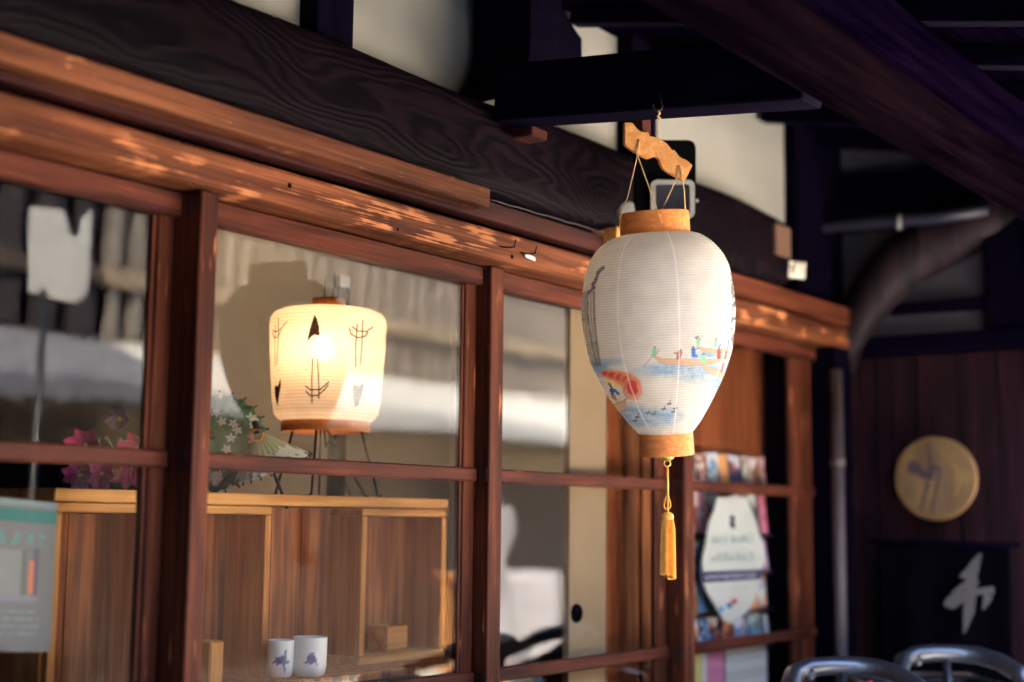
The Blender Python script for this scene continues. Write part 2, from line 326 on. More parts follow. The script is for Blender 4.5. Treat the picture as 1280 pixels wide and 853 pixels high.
# ------------------------------------------------------------------ the house front
house = thing('timber_house', (0, 0, 0), 'old dark timber shop house front with white plaster above a heavy beam', 'house')
H = house
box('sill', 0.2, 4.5, -0.1, 0.1, 0.12, 0.2, M['dark'], H)
box('lintel', 0.2, 4.47, -0.085, 0.06, 1.924, 1.989, M['kamoi'], H, bev=0.006)
box('recessed_board', 0.2, 4.47, -0.03, 0.05, 1.991, 2.06, M['dark'], H, bev=0)
box('trim_rail', 0.2, 2.945, -0.075, -0.032, 2.010, 2.052, M['nageshi'], H, bev=0.002)
box('trim_rail', 3.02, 4.47, -0.095, -0.032, 2.000, 2.056, M['nageshi2'], H, bev=0.003)
box('batten', 0.5, 2.403, -0.13, -0.077, 2.018, 2.061, M['batten'], H, bev=0.003)
box('wood_block', 2.950, 3.005, -0.11, -0.034, 2.02, 2.075, M['hanger'], H, bev=0.002, )
# the great beam: a slightly bowed, rounded log face
def great_beam():
    xs = np.linspace(0.2, 3.975, 90); vs, fs = [], []
    K = 14
    for x in xs:
        top = 2.288 + 0.010*math.sin(x*2.1+0.6) + 0.004*math.sin(x*7.3) - 0.012*max(0, x-2.6)
        bot = 2.066 + 0.003*math.sin(x*5)
        fr = -0.098 + 0.006*math.sin(x*3.1)
        ring = []
        for k in range(K):
            q = -math.pi/2 + math.pi*k/(K-1)
            cz, sz = math.sin(q), math.cos(q)
            z = (top+bot)/2 + (top-bot)/2*math.copysign(abs(cz)**0.55, cz)
            y = 0.0 + (fr)*(abs(sz)**0.28)
            ring.append((x, y, z))
        ring.append((x, 0.08, top)); ring.append((x, 0.08, bot))
        vs += ring
    n = K+2
    for i in range(len(xs)-1):
        for k in range(n): fs.append((i*n+k, (i+1)*n+k, (i+1)*n+(k+1) % n, i*n+(k+1) % n))
    fs += [tuple(range(n)), tuple(range((len(xs)-1)*n+n-1, (len(xs)-1)*n-1, -1))]
    o = mesh('great_beam', vs, fs, M['beam'], H, True); return o
gb = great_beam()
# pale cable along the beam's foot with its clips
cb = tube('cable', [onY(612+12*i, 249.6+3.45*i+0.12*math.sin(i*1.7), -0.085) + np.array([0, 0, 0.001*math.sin(i*2.2)]) for i in range(13)], 0.0013, M['pipe'], H, n=6)
for px, py in ((742, 281),):
    p = onY(px, py, -0.09); tube('nail', [p, p+np.array([0, -0.004, 0.008])], 0.0012, M['wire'], cb, n=6)
for px, py, r_ in ((362, 232, .005), (640, 321, .0055), (497, 287, .003), (228, 178, .004)):
    q = onY(px, py, -0.0852); lathe('nail_hole', [(0, 0), (r_, 0), (r_*.9, .0008), (0, .0008)], q, M['soot'], H, 14, (0, -1, 0))
# white plaster infill and its dark studs
box('plaster_panel', 0.2, 4.188, 0.02, 0.10, 2.2, 2.72, M['plaster'], H, bev=0)
for a, b_ in ((375, 443), (771, 821)):
    x0, x1 = onY(a, 10 if a < 600 else 120, 0.02)[0], onY(b_, 10 if a < 600 else 120, -0.03)[0]
    box('stud', x0, x1, -0.03, 0.03, 2.24, 2.72, M['dark_z'], H)
box('wall_plate', 0.2, 4.5, -0.10, 0.05, 2.645, 2.80, M['dark'], H)
box('corner_post', 4.19, 4.549, -0.025, 0.06, 2.058, 2.80, M['dark_z'], H)
box('corner_post', 4.345, 4.465, -0.08, 0.06, 0.2, 1.922, M['dark_z'], H)
# big beam end that comes out through the wall, its underside curved
def pxpoly(pts, Y): return [Vector(onY(x, y, Y)) for x, y in pts]
pol = [(q[0], -0.17, q[2]) for q in [onY(x, y, Y_) for x, y, Y_ in ((591, -60, -.01), (591, 62, -.01), (593, 84, -.02), (601, 98, -.05), (613, 110, -.10), (650, 118, -.14), (700, 104, -.17), (700, -60, -.17))]]
pol = [Vector(q) for q in pol]
prism('beam_end', pol, (0, 0.16, 0), M['dark_y'], H, bev=0.004)
pol = pxpoly([(696, -60), (703, 8), (713, 26), (722, 40), (728, 48), (728, 90), (696, 90)], -0.10)
prism('bracket', pol, (0, 0.12, 0), M['dark_z'], H, bev=0.003)
# the arm that carries the eave purlin; the lantern hangs from it
arm = beam('eave_arm', (2.475, -0.115, 2.285), (2.455, -0.862, 2.202), 0.085, 0.125, M['dark_y'], H, bev=0.004)
box('wedge', 2.50, 2.56, -0.17, -0.115, 2.196, 2.217, M['nageshi'], H)
box('purlin', -1.35, 7.5, -0.93, -0.852, 2.153, 2.262, M['purlin'], H, bev=0.001)
def roofz(y): return 2.605 + y*0.20
box('purlin_packing', -1.35, 7.5, -0.915, -0.862, 2.264, 2.418, M['dark'], H, bev=0)
# roof boards (each one laid along the house) and the rafters that carry them
def roof():
    y0, y1 = -1.42, 0.0
    nb = 9
    for i in range(nb):
        a = y0+(y1-y0)*i/nb; b_ = a+(y1-y0)/nb-0.0004
        vs = []
        for x in (-1.4, 7.6):
            for (y, dz) in ((a, 0.05), (b_, 0.05), (b_, 0.068), (a, 0.068)): vs.append((x, y, roofz(y)+dz+0.003*(i % 2)))
        mesh('roof_board', vs, [(0, 1, 2, 3), (7, 6, 5, 4), (0, 4, 5, 1), (1, 5, 6, 2), (2, 6, 7, 3), (3, 7, 4, 0)], M['dark'], H)
    for x in np.arange(-1.4, 7.5, 0.36):
        beam('rafter', (x, -1.40, roofz(-1.40)+0.025), (x, 0.0, roofz(0)+0.025), 0.045, 0.048, M['dark_y'], H, bev=0.002)
    # outer skin and upper house so that the place is closed to the sun from behind
    mesh('roof_slab', [(-1.4, -1.43, roofz(-1.43)+0.075), (7.6, -1.43, roofz(-1.43)+0.075), (7.6, 3.6, 4.3), (-1.6, 3.6, 4.3),
                       (-1.6, -1.43, roofz(-1.43)+0.15), (7.6, -1.43, roofz(-1.43)+0.15), (7.6, 3.6, 4.42), (-1.6, 3.6, 4.42)],
         [(3, 2, 1, 0), (4, 5, 6, 7), (0, 1, 5, 4), (1, 2, 6, 5), (2, 3, 7, 6), (3, 0, 4, 7)], M['opp_dark'], H)
roof()
for nm, v in (('back_wall', (-1.5, 7.5, 3.4, 3.55, 0.0, 4.25)), ('side_wall', (-1.5, -1.38, 0.1, 3.4, 0.0, 2.7)), ('side_wall', (7.38, 7.5, 0.1, 3.4, 0.0, 2.7))):
    box(nm, *v, M['interior_plaster'], H, bev=0)
box('ceiling', -1.38, 7.38, 0.1, 3.4, 2.40, 2.45, M['iwood'], H, bev=0)
box('front_wall', -1.5, 0.75, -0.02, 0.10, 0.12, 2.7, M['dark_z'], H, bev=0)
box('inner_wall', 4.48, 4.56, 0.02, 3.4, 0.12, 2.39, M['interior_plaster'], H, bev=0)
box('inner_wall', -1.38, 2.46, 0.92, 0.98, 0.35, 2.39, M['black_cloth'], H, bev=0)  # left half of the back wall, coloured black to dim the left panes
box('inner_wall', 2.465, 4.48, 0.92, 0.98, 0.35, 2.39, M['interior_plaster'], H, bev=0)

lh = thing('left_shade_house', (-4.5, 0, 0), 'tall dark boarded house added left of the shop to shade its front', 'house')  # unseen house, added so its shadow darkens the left side
box('wall', -9.0, -1.85, -3.6, -3.4, 0, 4.6, M['opp_dark'], lh, bev=0); box('wall', -2.1, -1.85, -3.39, 3.4, 0, 4.6, M['opp_dark'], lh, bev=0)
box('roof', -9.2, -1.5, -4.0, 3.5, 4.61, 4.8, M['opp_dark'], lh, bev=.02)
# unseen tall storey, added to block the sun at the left end
box('shade_storey', -9.0, 3.3, 0.6, 3.4, 2.9, 7.6, M['opp_dark'], H, bev=0)
# small hooks driven into the lintel
for i, (px, py, wd) in enumerate(((625, 308, 20), (651, 316, 20))):
    p = onY(px, py, -0.087); q = onY(px+wd-2, py+1, -0.125); r_ = onY(px+wd, py-8, -0.128)
    hk = tube('wire_hook', [p, (p+q)/2-np.array([0, 0, 0.002]), q, r_], 0.0022, M['wire'], None, n=7)
    tag(hk, ['small bent iron hook on the lintel, nearer the middle door post', 'small bent iron hook on the lintel with a scrap of white paper at it'][i], 'hook', 'bent iron hooks in the lintel')
p = onY(657, 317, -0.09)
sc = sheet('paper_scrap', onY(656, 317, -0.092), onY(668, 322, -0.095)-onY(656, 317, -0.092), np.array([0.003, 0, -0.008]), 3, 3, lambda s, t: np.ones((len(s), 3))*0.93, M['print'])
tag(sc, 'torn scrap of white paper caught under the second iron hook', 'paper')

# ------------------------------------------------------------------ sliding doors
def tri(s): return s
DOORS = [ # x0 (left edge of its left stile), stile width, proud, right stile x0,x1, label
    (0.790, 0.045, 0.040, 1.618, 1.654, 'glazed wooden sliding door at far left with a white notice behind its lower pane'),
    (1.658, 0.041, 0.056, 2.498, 2.538, 'glazed wooden sliding door with the lit lantern and cabinet behind it'),
    (2.542, 0.050, 0.030, 3.350, 3.396, 'glazed wooden sliding door right behind the hanging white lantern'),
    (3.400, 0.056, 0.045, 4.195, 4.341, 'glazed wooden sliding door at far right with postcards and white sign behind it')]
for x0, sw, pr, rx0, rx1, lab in DOORS:
    d = thing('sliding_door', (x0, 0, 0.2), lab, 'sliding door', 'glazed sliding doors along the shop front')
    st = box('stile', x0, x0+sw, -pr, 0.02, 0.2, 1.922, M['stile'], d, bev=0.0025)
    box('stile', rx0, rx1, 0.008, 0.03, 0.2, 1.922, M['stile'], d, bev=0.0025)
    # stop bead at the glass side of the right-hand stile
    box('glazing_bead', rx0-0.010, rx0-0.001, 0.012, 0.026, 0.56, 1.876, M['stile'], d, bev=0.001)
    for z0, z1 in ((1.878, 1.921), (1.433, 1.464), (0.986, 1.016), (0.52, 0.56), (0.2, 0.28)):
        box('rail', x0+sw, rx1, -0.001 if z0 < 1.8 else -0.012, 0.024, z0, z1, M['rail'], d, bev=0.0035)
        zc = (z0+z1)/2; zh = 0.015
        for yy in (-pr*0.60-.004, -pr*0.60+0.009):
            box('tenon', x0-0.0012, x0+0.004, yy-0.0036, yy+0.0036, zc-zh, zc+zh, M['black'], st, bev=0)
    for z0, z1 in ((1.464, 1.878), (1.016, 1.433), (0.56, 0.986)):
        box('pane', x0+sw-0.002, rx0+0.002, 0.014, 0.017, z0-0.001, z1+0.001, M['glass'], d, bev=0)
    box('kick_panel', x0+sw, rx0, 0.010, 0.022, 0.28, 0.52, M['cab_back'], d, bev=0.002)
# paper-faced boards in front of the glass beside the meeting stiles
def strip(px0, px1, door_x, z0, z1, m, name, lab, cat):
    a = onY(px0, 500, 0.006)[0]; b_ = onY(px1, 500, 0.006)[0]
    o = box(name, a, b_, 0.003, 0.0125, z0, z1, m, None, bev=0.002); tag(o, lab, cat); return o

# ------------------------------------------------------------------ hanging paper lantern
D0 = 2.865
PROF = [(293, 820.5, 44), (296, 820, 54), (301, 819.5, 63), (308, 819.6, 72), (317, 820, 79.5), (330, 820.6, 86.5), (348, 821.3, 91.8), (368, 822, 94.6), (388, 822.7, 95.8), (408, 823.5, 95),
        (428, 824.3, 92), (446, 825.2, 88), (462, 826, 82), (478, 827, 75), (494, 828, 66.5), (508, 829, 58.5), (522, 830.5, 49), (533, 831.6, 40.5), (541, 832, 34)]
_py = np.array([p[0] for p in PROF], float); _pc = np.array([p[1] for p in PROF]); _ph = np.array([p[2] for p in PROF])
def pchip(x, xp, fp):
    # smooth monotone-ish interpolation
    h = np.diff(xp); dl = np.diff(fp)/h; m_ = np.zeros(len(xp)); m_[1:-1] = (dl[1:]*h[:-1]+dl[:-1]*h[1:])/(h[1:]+h[:-1]); m_[0] = dl[0]; m_[-1] = dl[-1]
    i = np.clip(np.searchsorted(xp, x)-1, 0, len(xp)-2); t = (x-xp[i])/h[i]
    return (2*t**3-3*t**2+1)*fp[i]+(t**3-2*t**2+t)*h[i]*m_[i]+(-2*t**3+3*t**2)*fp[i+1]+(t**3-t**2)*h[i]*m_[i+1]
ltop = at(818, 276, D0); lbot = at(833, 556, D0)
LAX = Vector(lbot-ltop).normalized()          # points down the lantern
LV = np.array(LAX)
toc = CAM-(ltop+lbot)/2; toc = toc-LV*(toc@LV); toc /= np.linalg.norm(toc)   # lantern's front
LS = np.cross(toc, LV); LS /= np.linalg.norm(LS)
if LS @ RT < 0: LS = -LS
PXM = D0/FPX
def lpt(y):                                   # axis point for design height y
    t = (y-276)/280.0; return ltop+(lbot-ltop)*t
lan = thing('paper_lantern', Vector(ltop), 'white egg-shaped paper lantern painted with fishing boats, hanging under the eave', 'lantern')
# --- painting on the paper, in design units (s sideways, y down)
def seg(X, Y, a, b):
    a = np.array(a, float); b = np.array(b, float); d = b-a; L2 = max(d@d, 1e-9)
    t = np.clip(((X-a[0])*d[0]+(Y-a[1])*d[1])/L2, 0, 1); return np.hypot(X-a[0]-t*d[0], Y-a[1]-t*d[1])
def inpoly(X, Y, P):
    P = np.array(P, float); r = np.zeros(X.shape, bool); j = len(P)-1
    for i in range(len(P)):
        xi, yi = P[i]; xj, yj = P[j]
        c = ((yi > Y) != (yj > Y)) & (X < (xj-xi)*(Y-yi)/((yj-yi) if yj != yi else 1e-9)+xi); r ^= c; j = i
    return r
def mixc(C, c, a):
    a = np.clip(a, 0, 1)[:, None]; C[:] = C*(1-a)+np.array(c)/255.0*a
def vnoise(X, Y, s, seed=0):
    r = np.random.default_rng(seed); G = r.random((64, 64)); x = X/s; y = Y/s
    xi = np.floor(x).astype(int); yi = np.floor(y).astype(int); fx = x-xi; fy = y-yi; fx = fx*fx*(3-2*fx); fy = fy*fy*(3-2*fy)
    g = lambda i, j: G[i % 64, j % 64]
    return (g(xi, yi)*(1-fx)+g(xi+1, yi)*fx)*(1-fy)+(g(xi, yi+1)*(1-fx)+g(xi+1, yi+1)*fx)*fy
def strokes(C, X, Y, pts, wd, c, soft=0.5, al=1.0):
    for a, b in zip(pts[:-1], pts[1:]): mixc(C, c, al*(1-np.clip((seg(X, Y, a, b)-wd/2)/soft+0.5, 0, 1)))
def paint_lantern(phi, yy):
    front = np.cos(phi) > 0
    hw = pchip(yy, _py, _ph); xc = pchip(yy, _py, _pc)
    X = np.where(front, xc+hw*np.sin(phi), -999.0); Y = yy
    C = np.tile(np.array([236, 228, 214])/255.0, (len(phi), 1))
    rib = 0.5+0.5*np.cos(2*np.pi*(yy-293)/3.15); mixc(C, (150, 140, 128), 0.34*rib**4)
    # water, far and near
    def water(mask, c1=(120, 172, 214), seed=1, k=0.75):
        n_ = vnoise(X, Y*2.6, 9, seed); mixc(C, c1, mask*(0.35+0.65*n_)*k)
        wv = np.abs(np.sin((Y+2.2*np.sin(X*0.33+seed)+1.6*vnoise(X, Y, 6, seed+5)*3)*1.25)); mixc(C, (70, 120, 176), mask*(wv > 0.93)*(vnoise(X, Y, 4, seed+9) > 0.42)*0.75)
    def soft(cx, cy, rx, ry): return np.clip(1.6-np.hypot((X-cx)/rx, (Y-cy)/ry)*1.6, 0, 1)
    water(np.maximum.reduce([soft(845, 460, 60, 12), soft(880, 467, 45, 16), soft(884, 447, 34, 9), soft(898, 480, 18, 18)]), seed=1, k=0.9)
    water(np.maximum.reduce([soft(790, 514, 34, 15), soft(822, 519, 38, 16), soft(800, 524, 30, 10)]), seed=3, k=0.95)
    mixc(C, (92, 150, 206), soft(750, 455, 16, 14)*0.8); mixc(C, (120, 172, 214), soft(768, 448, 20, 6)*0.5)
    # boats
    bc = (222, 172, 134)
    for P in ([(814, 441.5), (819, 446), (824, 451), (832, 454), (858, 457.5), (885, 457), (899, 455), (902, 450), (893, 451.5), (872, 451), (845, 448), (826, 446.5)],
              [(868, 434.5), (874, 440), (890, 444), (908, 445), (909, 440.5), (892, 439.5), (878, 437)],
              [(874, 456), (878, 463), (888, 470), (901, 476), (904, 470), (896, 464), (884, 460)],
              [(764, 504), (783, 497), (784, 503), (781, 509), (773, 513)]):
        ins = inpoly(X, Y, P); mixc(C, bc, ins*1.0); strokes(C, X, Y, P+[P[0]], 0.5, (168, 112, 84), 0.7, 0.7)
    strokes(C, X, Y, [(816, 444), (808, 452), (806, 456)], 0.5, (110, 80, 70))
    strokes(C, X, Y, [(766, 503), (792, 491)], 1.0, (150, 120, 90))
    def fig(x, y, c, h=7, wd=4, head=(150, 60, 44), tilt=0):
        strokes(C, X, Y, [(x+tilt, y-h*0.5), (x, y+h*0.4)], wd, c, 0.7); strokes(C, X, Y, [(x+tilt*1.6, y-h*0.9), (x+tilt*1.6, y-h*0.8)], 2.0, head, 0.6)
    fig(818, 439, (120, 214, 150), 7, 5, tilt=.6); strokes(C, X, Y, [(820, 442), (824, 436)], .7, (130, 90, 80))
    fig(847, 444, (176, 84, 60), 7, 5.5, tilt=1.6); strokes(C, X, Y, [(842, 441), (850, 443)], 2.0, (176, 84, 60)); 
    fig(865, 442, (48, 104, 178), 8, 5, tilt=-.5); strokes(C, X, Y, [(866, 446), (869, 446)], 2.5, (48, 104, 178)); strokes(C, X, Y, [(868, 438), (871, 437)], 1.4, (48, 104, 178))
    fig(870, 429, (120, 214, 150), 7, 4.5, tilt=0); strokes(C, X, Y, [(868, 425), (867.5, 424)], 2.0, (40, 60, 120)); strokes(C, X, Y, [(872, 428), (875, 422)], .7, (130, 90, 80))
    fig(877, 451, (126, 218, 160), 8, 5, tilt=0); fig(892, 433, (126, 218, 160), 7, 4, tilt=.4)
    fig(896, 446, (200, 74, 54), 9, 4.5, head=(60, 90, 160)); strokes(C, X, Y, [(896, 437), (898, 434)], 1.5, (60, 90, 160))
    strokes(C, X, Y, [(908, 430), (907, 440)], 1.5, (70, 90, 170)); strokes(C, X, Y, [(905, 444), (904, 452)], 2.4, (214, 84, 60)); strokes(C, X, Y, [(902, 458), (900, 468)], 2.2, (210, 90, 70))
    # the fire basket's flame and the fisherman beside it
    mixc(C, (250, 216, 110), soft(772, 473, 16, 10)*0.95)
    fl = [(757, 462), (766, 464), (776, 467.5), (785, 471), (791, 478), (792.5, 484)]
    for i, (a, b) in enumerate(zip(fl[:-1], fl[1:])):
        dd = seg(X, Y, a, b); wd = 1.4+i*1.15
        mixc(C, (240, 128, 84), (1-np.clip((dd-wd*1.5-1)/3.0, 0, 1))*0.8); mixc(C, (226, 50, 44), 1-np.clip((dd-wd*0.8-vnoise(X, Y, 3, 8)*1.4)/1.4, 0, 1))
    strokes(C, X, Y, [(783, 478), (780, 485), (784, 492), (781, 498)], 0.6, (120, 60, 50))
    strokes(C, X, Y, [(763, 475), (766, 480)], 2.0, (40, 56, 110), .7); strokes(C, X, Y, [(766, 483), (768, 492)], 5.0, (36, 70, 150), .7); strokes(C, X, Y, [(769, 483), (774, 488)], 3.4, (44, 84, 160), .7)
    strokes(C, X, Y, [(767, 491), (772, 497)], 3.5, (190, 110, 40), .7); strokes(C, X, Y, [(770, 497), (774, 497)], 1.6, (244, 208, 70), .6); strokes(C, X, Y, [(769, 487), (771, 490)], 1.2, (236, 230, 220), .5)
    # cormorants
    for bx, by in ((795, 522), (798, 517), (811, 512), (818, 514), (830, 508), (836.5, 502), (844, 508), (842, 512)):
        strokes(C, X, Y, [(bx-2.6, by+.6), (bx+1.4, by+.3)], 1.6, (52, 54, 60), .6); strokes(C, X, Y, [(bx+1.2, by), (bx+.4, by-2.2), (bx+1.6, by-4.2)], .7, (60, 62, 70), .5)
    # ink cliff with a pine on the left, ink tree at the right edge
    inkp = [(756, 334), (750, 339), (748, 346), (744, 352), (745, 358), (738, 362)]
    for a, b in zip(inkp[:-1], inkp[1:]): mixc(C, (92, 88, 84), (1-np.clip((seg(X, Y, a, b)-0.7-1.6*vnoise(X, Y, 2.5, 4))/1.2, 0, 1))*0.9)
    for k, (xa, xb, al) in enumerate(((733, 744, .5), (736.5, 748, .8), (741, 750, .45), (745, 752, .75), (729.5, 741, .5))):
        pts = [(xa, 362), (xa+0.3, 395), (xa*.55+xb*.45, 425), (xb, 452)]
        for a, b in zip(pts[:-1], pts[1:]): mixc(C, (96, 92, 88), (1-np.clip((seg(X, Y, a, b)-.3-1.0*vnoise(X*3, Y, 5, k+11))/1.3, 0, 1))*al)
    mixc(C, (70, 70, 74), ((X > 909.5+vnoise(X, Y, 3, 21)*4) & (Y > 335) & (Y < 440) & (vnoise(X, Y, 4, 22) > 0.52))*0.7*(X > 0))
    C = C*.80+np.array([236, 228, 214])/255.*.20; mixc(C, (206, 192, 168), np.clip(vnoise(phi*9+20, yy, 22, 61)-.45, 0, 1)*.5*(yy < 330)+np.clip(vnoise(phi*30+20, yy, 14, 62)-.6, 0, 1)*.5)
    # paper seams every 45 degrees, a touch whiter and smoother
    for k in range(8):
        dph = (phi-(math.radians(-30)+k*math.pi/4)+np.pi) % (2*np.pi)-np.pi
        mixc(C, (250, 248, 242), (1-np.clip((np.abs(dph)*hw-0.55)/0.7, 0, 1))*0.75)
    return C
def lantern_shade():
    nr, nth = 470, 400
    ys = np.linspace(293, 541, nr); th = np.concatenate([np.linspace(-math.pi/2, math.pi/2, 330, endpoint=False), np.linspace(math.pi/2, 1.5*math.pi, 70, endpoint=False)])
    YY, TH = np.meshgrid(ys, th, indexing='ij')
    hw = pchip(YY.ravel(), _py, _ph)*PXM
    rib = np.abs(np.sin(np.pi*(YY.ravel()-293)/3.15)); seam = 0.0003*np.sin(8*(TH.ravel()-math.radians(-30)))
    rr = hw + 0.0006*np.cos(2*np.pi*(YY.ravel()-293)/3.15) + 0.0014*(vnoise(TH.ravel()*60+90, YY.ravel(), 12, 2)-.5) + 0.0005*(vnoise(TH.ravel()*200+300, YY.ravel(), 3.15, 5)-.5) + seam
    rr = np.where(YY.ravel() > 541-1, hw, rr)
    t = (YY.ravel()-276)/280.0
    xc = pchip(YY.ravel(), _py, _pc); axx = 818+(833-818)*t        # the small sideways set of the old paper
    P = ltop + (lbot-ltop)*t[:, None] + ((xc-axx)*PXM)[:, None]*LS + (rr*np.sin(TH.ravel()))[:, None]*LS + (rr*np.cos(TH.ravel()))[:, None]*toc
    idx = np.arange(nr*nth).reshape(nr, nth); nx = np.roll(idx, -1, axis=1)
    F = np.stack([idx[:-1], nx[:-1], nx[1:], idx[1:]], -1).reshape(-1, 4)
    me = bpy.data.meshes.new('paper_shade'); o0 = np.array(origin(lan)); P = P-o0
    me.vertices.add(len(P)); me.vertices.foreach_set('co', P.ravel().astype(np.float32))
    me.loops.add(F.size); me.loops.foreach_set('vertex_index', F.ravel().astype(np.int32))
    me.polygons.add(len(F)); me.polygons.foreach_set('loop_start', (np.arange(len(F))*4).astype(np.int32)); me.polygons.foreach_set('loop_total', np.full(len(F), 4, np.int32))
    me.update(calc_edges=True); me.validate(); me.polygons.foreach_set('use_smooth', [True]*len(F))
    me.materials.append(M['lantern']); o = bpy.data.objects.new('paper_shade', me); COL.objects.link(o); o.parent = lan
    setcol(o, paint_lantern(TH.ravel(), YY.ravel())); return o
lantern_shade()
def ringband(name, y0, y1, r0, r1, parent, m, th=0.0025):
    a = lpt(y0); L_ = float(np.linalg.norm(lpt(y1)-lpt(y0)))
    r0 *= PXM; r1 *= PXM
    return lathe(name, [(r0, 0), (r0+.0004, .0008), (r1+.0004, L_-.0008), (r1, L_), (r1-th, L_), (r0-th, 0), (r0, 0)], a, m, parent, 72, LV, smooth=True)
ringband('top_ring', 266, 294, 43, 43.5, lan, M['ring'])
br = ringband('bottom_ring', 538, 569, 33.5, 34.2, lan, M['ring'])
lathe('ring_base', [(0.0, 0), (32*PXM, 0), (32*PXM, .003), (0, .003)], lpt(565), M['hanger'], br, 40, LV, smooth=False)
# brass finial, loop, cord and tassel (hangs plumb)
bt = Vector(at(834, 571, D0)); DN = Vector((0, 0, -1))
prof = []
fl_ = lathe('finial', [(0.0005, 0.0095), (.006, .009), (.0105, .006), (.0135, .002), (.0135, 0), (0, 0)], bt+DN*0.0, M['brass'], lan, 40, DN)
for v in fl_.data.vertices:      # fluted
    c = v.co-(bt-origin(lan)); ang = math.atan2(c.dot(Vector(RT)), c.dot(Vector(toc))); k = 1+0.06*math.cos(ang*16)
    v.co = (bt-origin(lan)) + Vector((c.x*k, c.y*k, c.z))
q = Vector(at(834, 579.5, D0)); rt_ = Vector(RT); dn = DN
tube('loop', [q+rt_*(math.cos(a)*.0065)+dn*(math.sin(a)*.0065) for a in np.linspace(0, 2*math.pi, 20, endpoint=False)], .0014, M['brass'], lan, n=8, closed=True)
tas = tube('cord', [at(834, 584, D0), at(834.3, 600, D0), at(834.5, 622, D0)], .0028, M['tassel'], lan, n=10)
for sx in (-1, 1):
    tube('cord_loop', [at(834+0*sx, 616, D0), at(834+3.6*sx, 628, D0), at(834+4.2*sx, 633, D0), at(834+1.5*sx, 637, D0)], .0016, M['tassel'], lan, n=8)
tube('cord', [at(834.5, 620, D0), at(834.8, 645, D0)], .0022, M['tassel'], lan, n=8)
def tassel_body():
    c0 = Vector(at(834.5, 640, D0)); c1 = Vector(at(834.5, 722, D0)); L_ = (c1-c0).length
    ax = (c1-c0).normalized(); e1 = Vector(RT); e2 = ax.cross(e1).normalized()
    vs, fs = [], []; nth = 96
    pr = [(0.0, 0), (.006, .0008), (.0105, .004), (.0128, .009), (.0122, .0125), (.0112, .015), (.0125, .02), (.0142, .035), (.0150, .07), (.0156, L_*.82), (.0160, L_*.97), (.012, L_*.985), (0, L_*.97)]
    for j, (r, h) in enumerate(pr):
        for k in range(nth):
            a = 2*math.pi*k/nth; fr = 1+0.05*math.cos(k*math.pi)*(h > .014)+0.04*math.sin(a*7+1)*(h > .02)
            hh = h+(0.006*math.sin(a+2.2)+0.002*math.sin(a*9) if j >= 9 else 0)
            rr = r*fr*1.0
            vs.append(c0+ax*hh+(e1*math.cos(a)+e2*math.sin(a))*rr)
    for j in range(len(pr)-1):
        for k in range(nth): fs.append((j*nth+k, j*nth+(k+1) % nth, (j+1)*nth+(k+1) % nth, (j+1)*nth+k))
    o = mesh('tassel', vs, fs, M['tassel'], lan, False)
    tube('tassel_binding', [c0+ax*.014+(e1*math.cos(a)+e2*math.sin(a))*.0105 for a in np.linspace(0, 2*math.pi, 24, endpoint=False)], .0012, M['brass'], o, n=6, closed=True)
tassel_body()
# bat-shaped hanger board with its strings
hz = [(95, 150), (118, 148), (140, 152), (152, 170), (168, 188), (186, 200), (205, 206), (225, 200), (235, 225), (275, 235), (305, 248), (335, 272), (360, 305), (375, 305), (400, 340), (420, 352), (442, 360), (475, 390), (462, 415), (448, 445), (430, 480), (385, 455), (340, 430), (312, 410), (296, 385), (288, 355), (270, 340), (250, 345), (225, 355), (190, 338), (160, 320), (125, 298), (95, 275)]
HB = D0-0.01
poly = [Vector(at(760+a/4.49, 120+b_/4.49, HB)) for a, b_ in hz]
hb = prism('hanger_board', poly, Vector(FW*0.010-RT*0.0035), M['hanger'], lan, bev=0.0006)
def hp(a, b_, dD=-0.0115): return at(760+a/4.49, 120+b_/4.49, HB+dD)
for i, (a, b_) in enumerate(((172, 250), (398, 395))):
    p = Vector(hp(a, b_, -0.0006)); tube('hole', [p, p+Vector(FW*0.002)], .0022, M['wire'], hb, n=10)
tube('string', [hp(172, 250, -.001), hp(170, 300, -.003), hp(165, 335, -.003), hp(112, 560, -.02), hp(68, 690, -.03), hp(67, 757, -.03)], .0012, M['string'], lan, n=6)
tube('string', [hp(172, 252, -.001), hp(160, 320, -.004), hp(168, 340, -.005), hp(232, 520, -.04), hp(298, 708, -.066)], .0012, M['string'], lan, n=6)
tube('string', [hp(398, 395, -.001), hp(390, 450, -.002), hp(350, 540, .02), hp(302, 640, .05)], .0012, M['string'], lan, n=6)
tube('string', [hp(400, 395, -.001), hp(420, 480, -.003), hp(428, 540, -.003), hp(434, 655, .01)], .0012, M['string'], lan, n=6)
p = Vector(hp(165, 332, -.004)); lathe('string_knot', [(0, -.0025), (.0022, -.0015), (.0026, 0), (.0022, .0015), (0, .0025)], p, M['string'], lan, 10, (0, 0, 1))
p = Vector(hp(298, 710, -.067)); lathe('string_knot', [(0, -.002), (.0018, -.001), (.002, 0), (.0018, .001), (0, .002)], p, M['string'], lan, 10, (0, 0, 1))
tube('string', [hp(290, 275, -.0005), at(822.6, 160, HB), at(822.4, 147, HB)], .0007, M['string'], lan, n=6)
tube('string_knot', [at(822.3, 138, HB), at(824.5, 142, HB), at(822, 146, HB), at(826.5, 149, HB)], [.002, .0028, .0025, .0012], M['string'], lan, n=7)
hk = Vector(at(822.5, 138, HB))
ih = tube('iron_hook', [hk+rt_*(math.cos(a)*.009)+Vector((0, 0, 1))*(math.sin(a)*.009+.008) for a in np.linspace(math.radians(160), math.radians(395), 12)]+[hk+rt_*.004+Vector((0, 0, .04))], .0018, M['wire'], None, n=7)
tag(ih, 'dark iron hook under the eave arm holding the lantern string', 'hook')
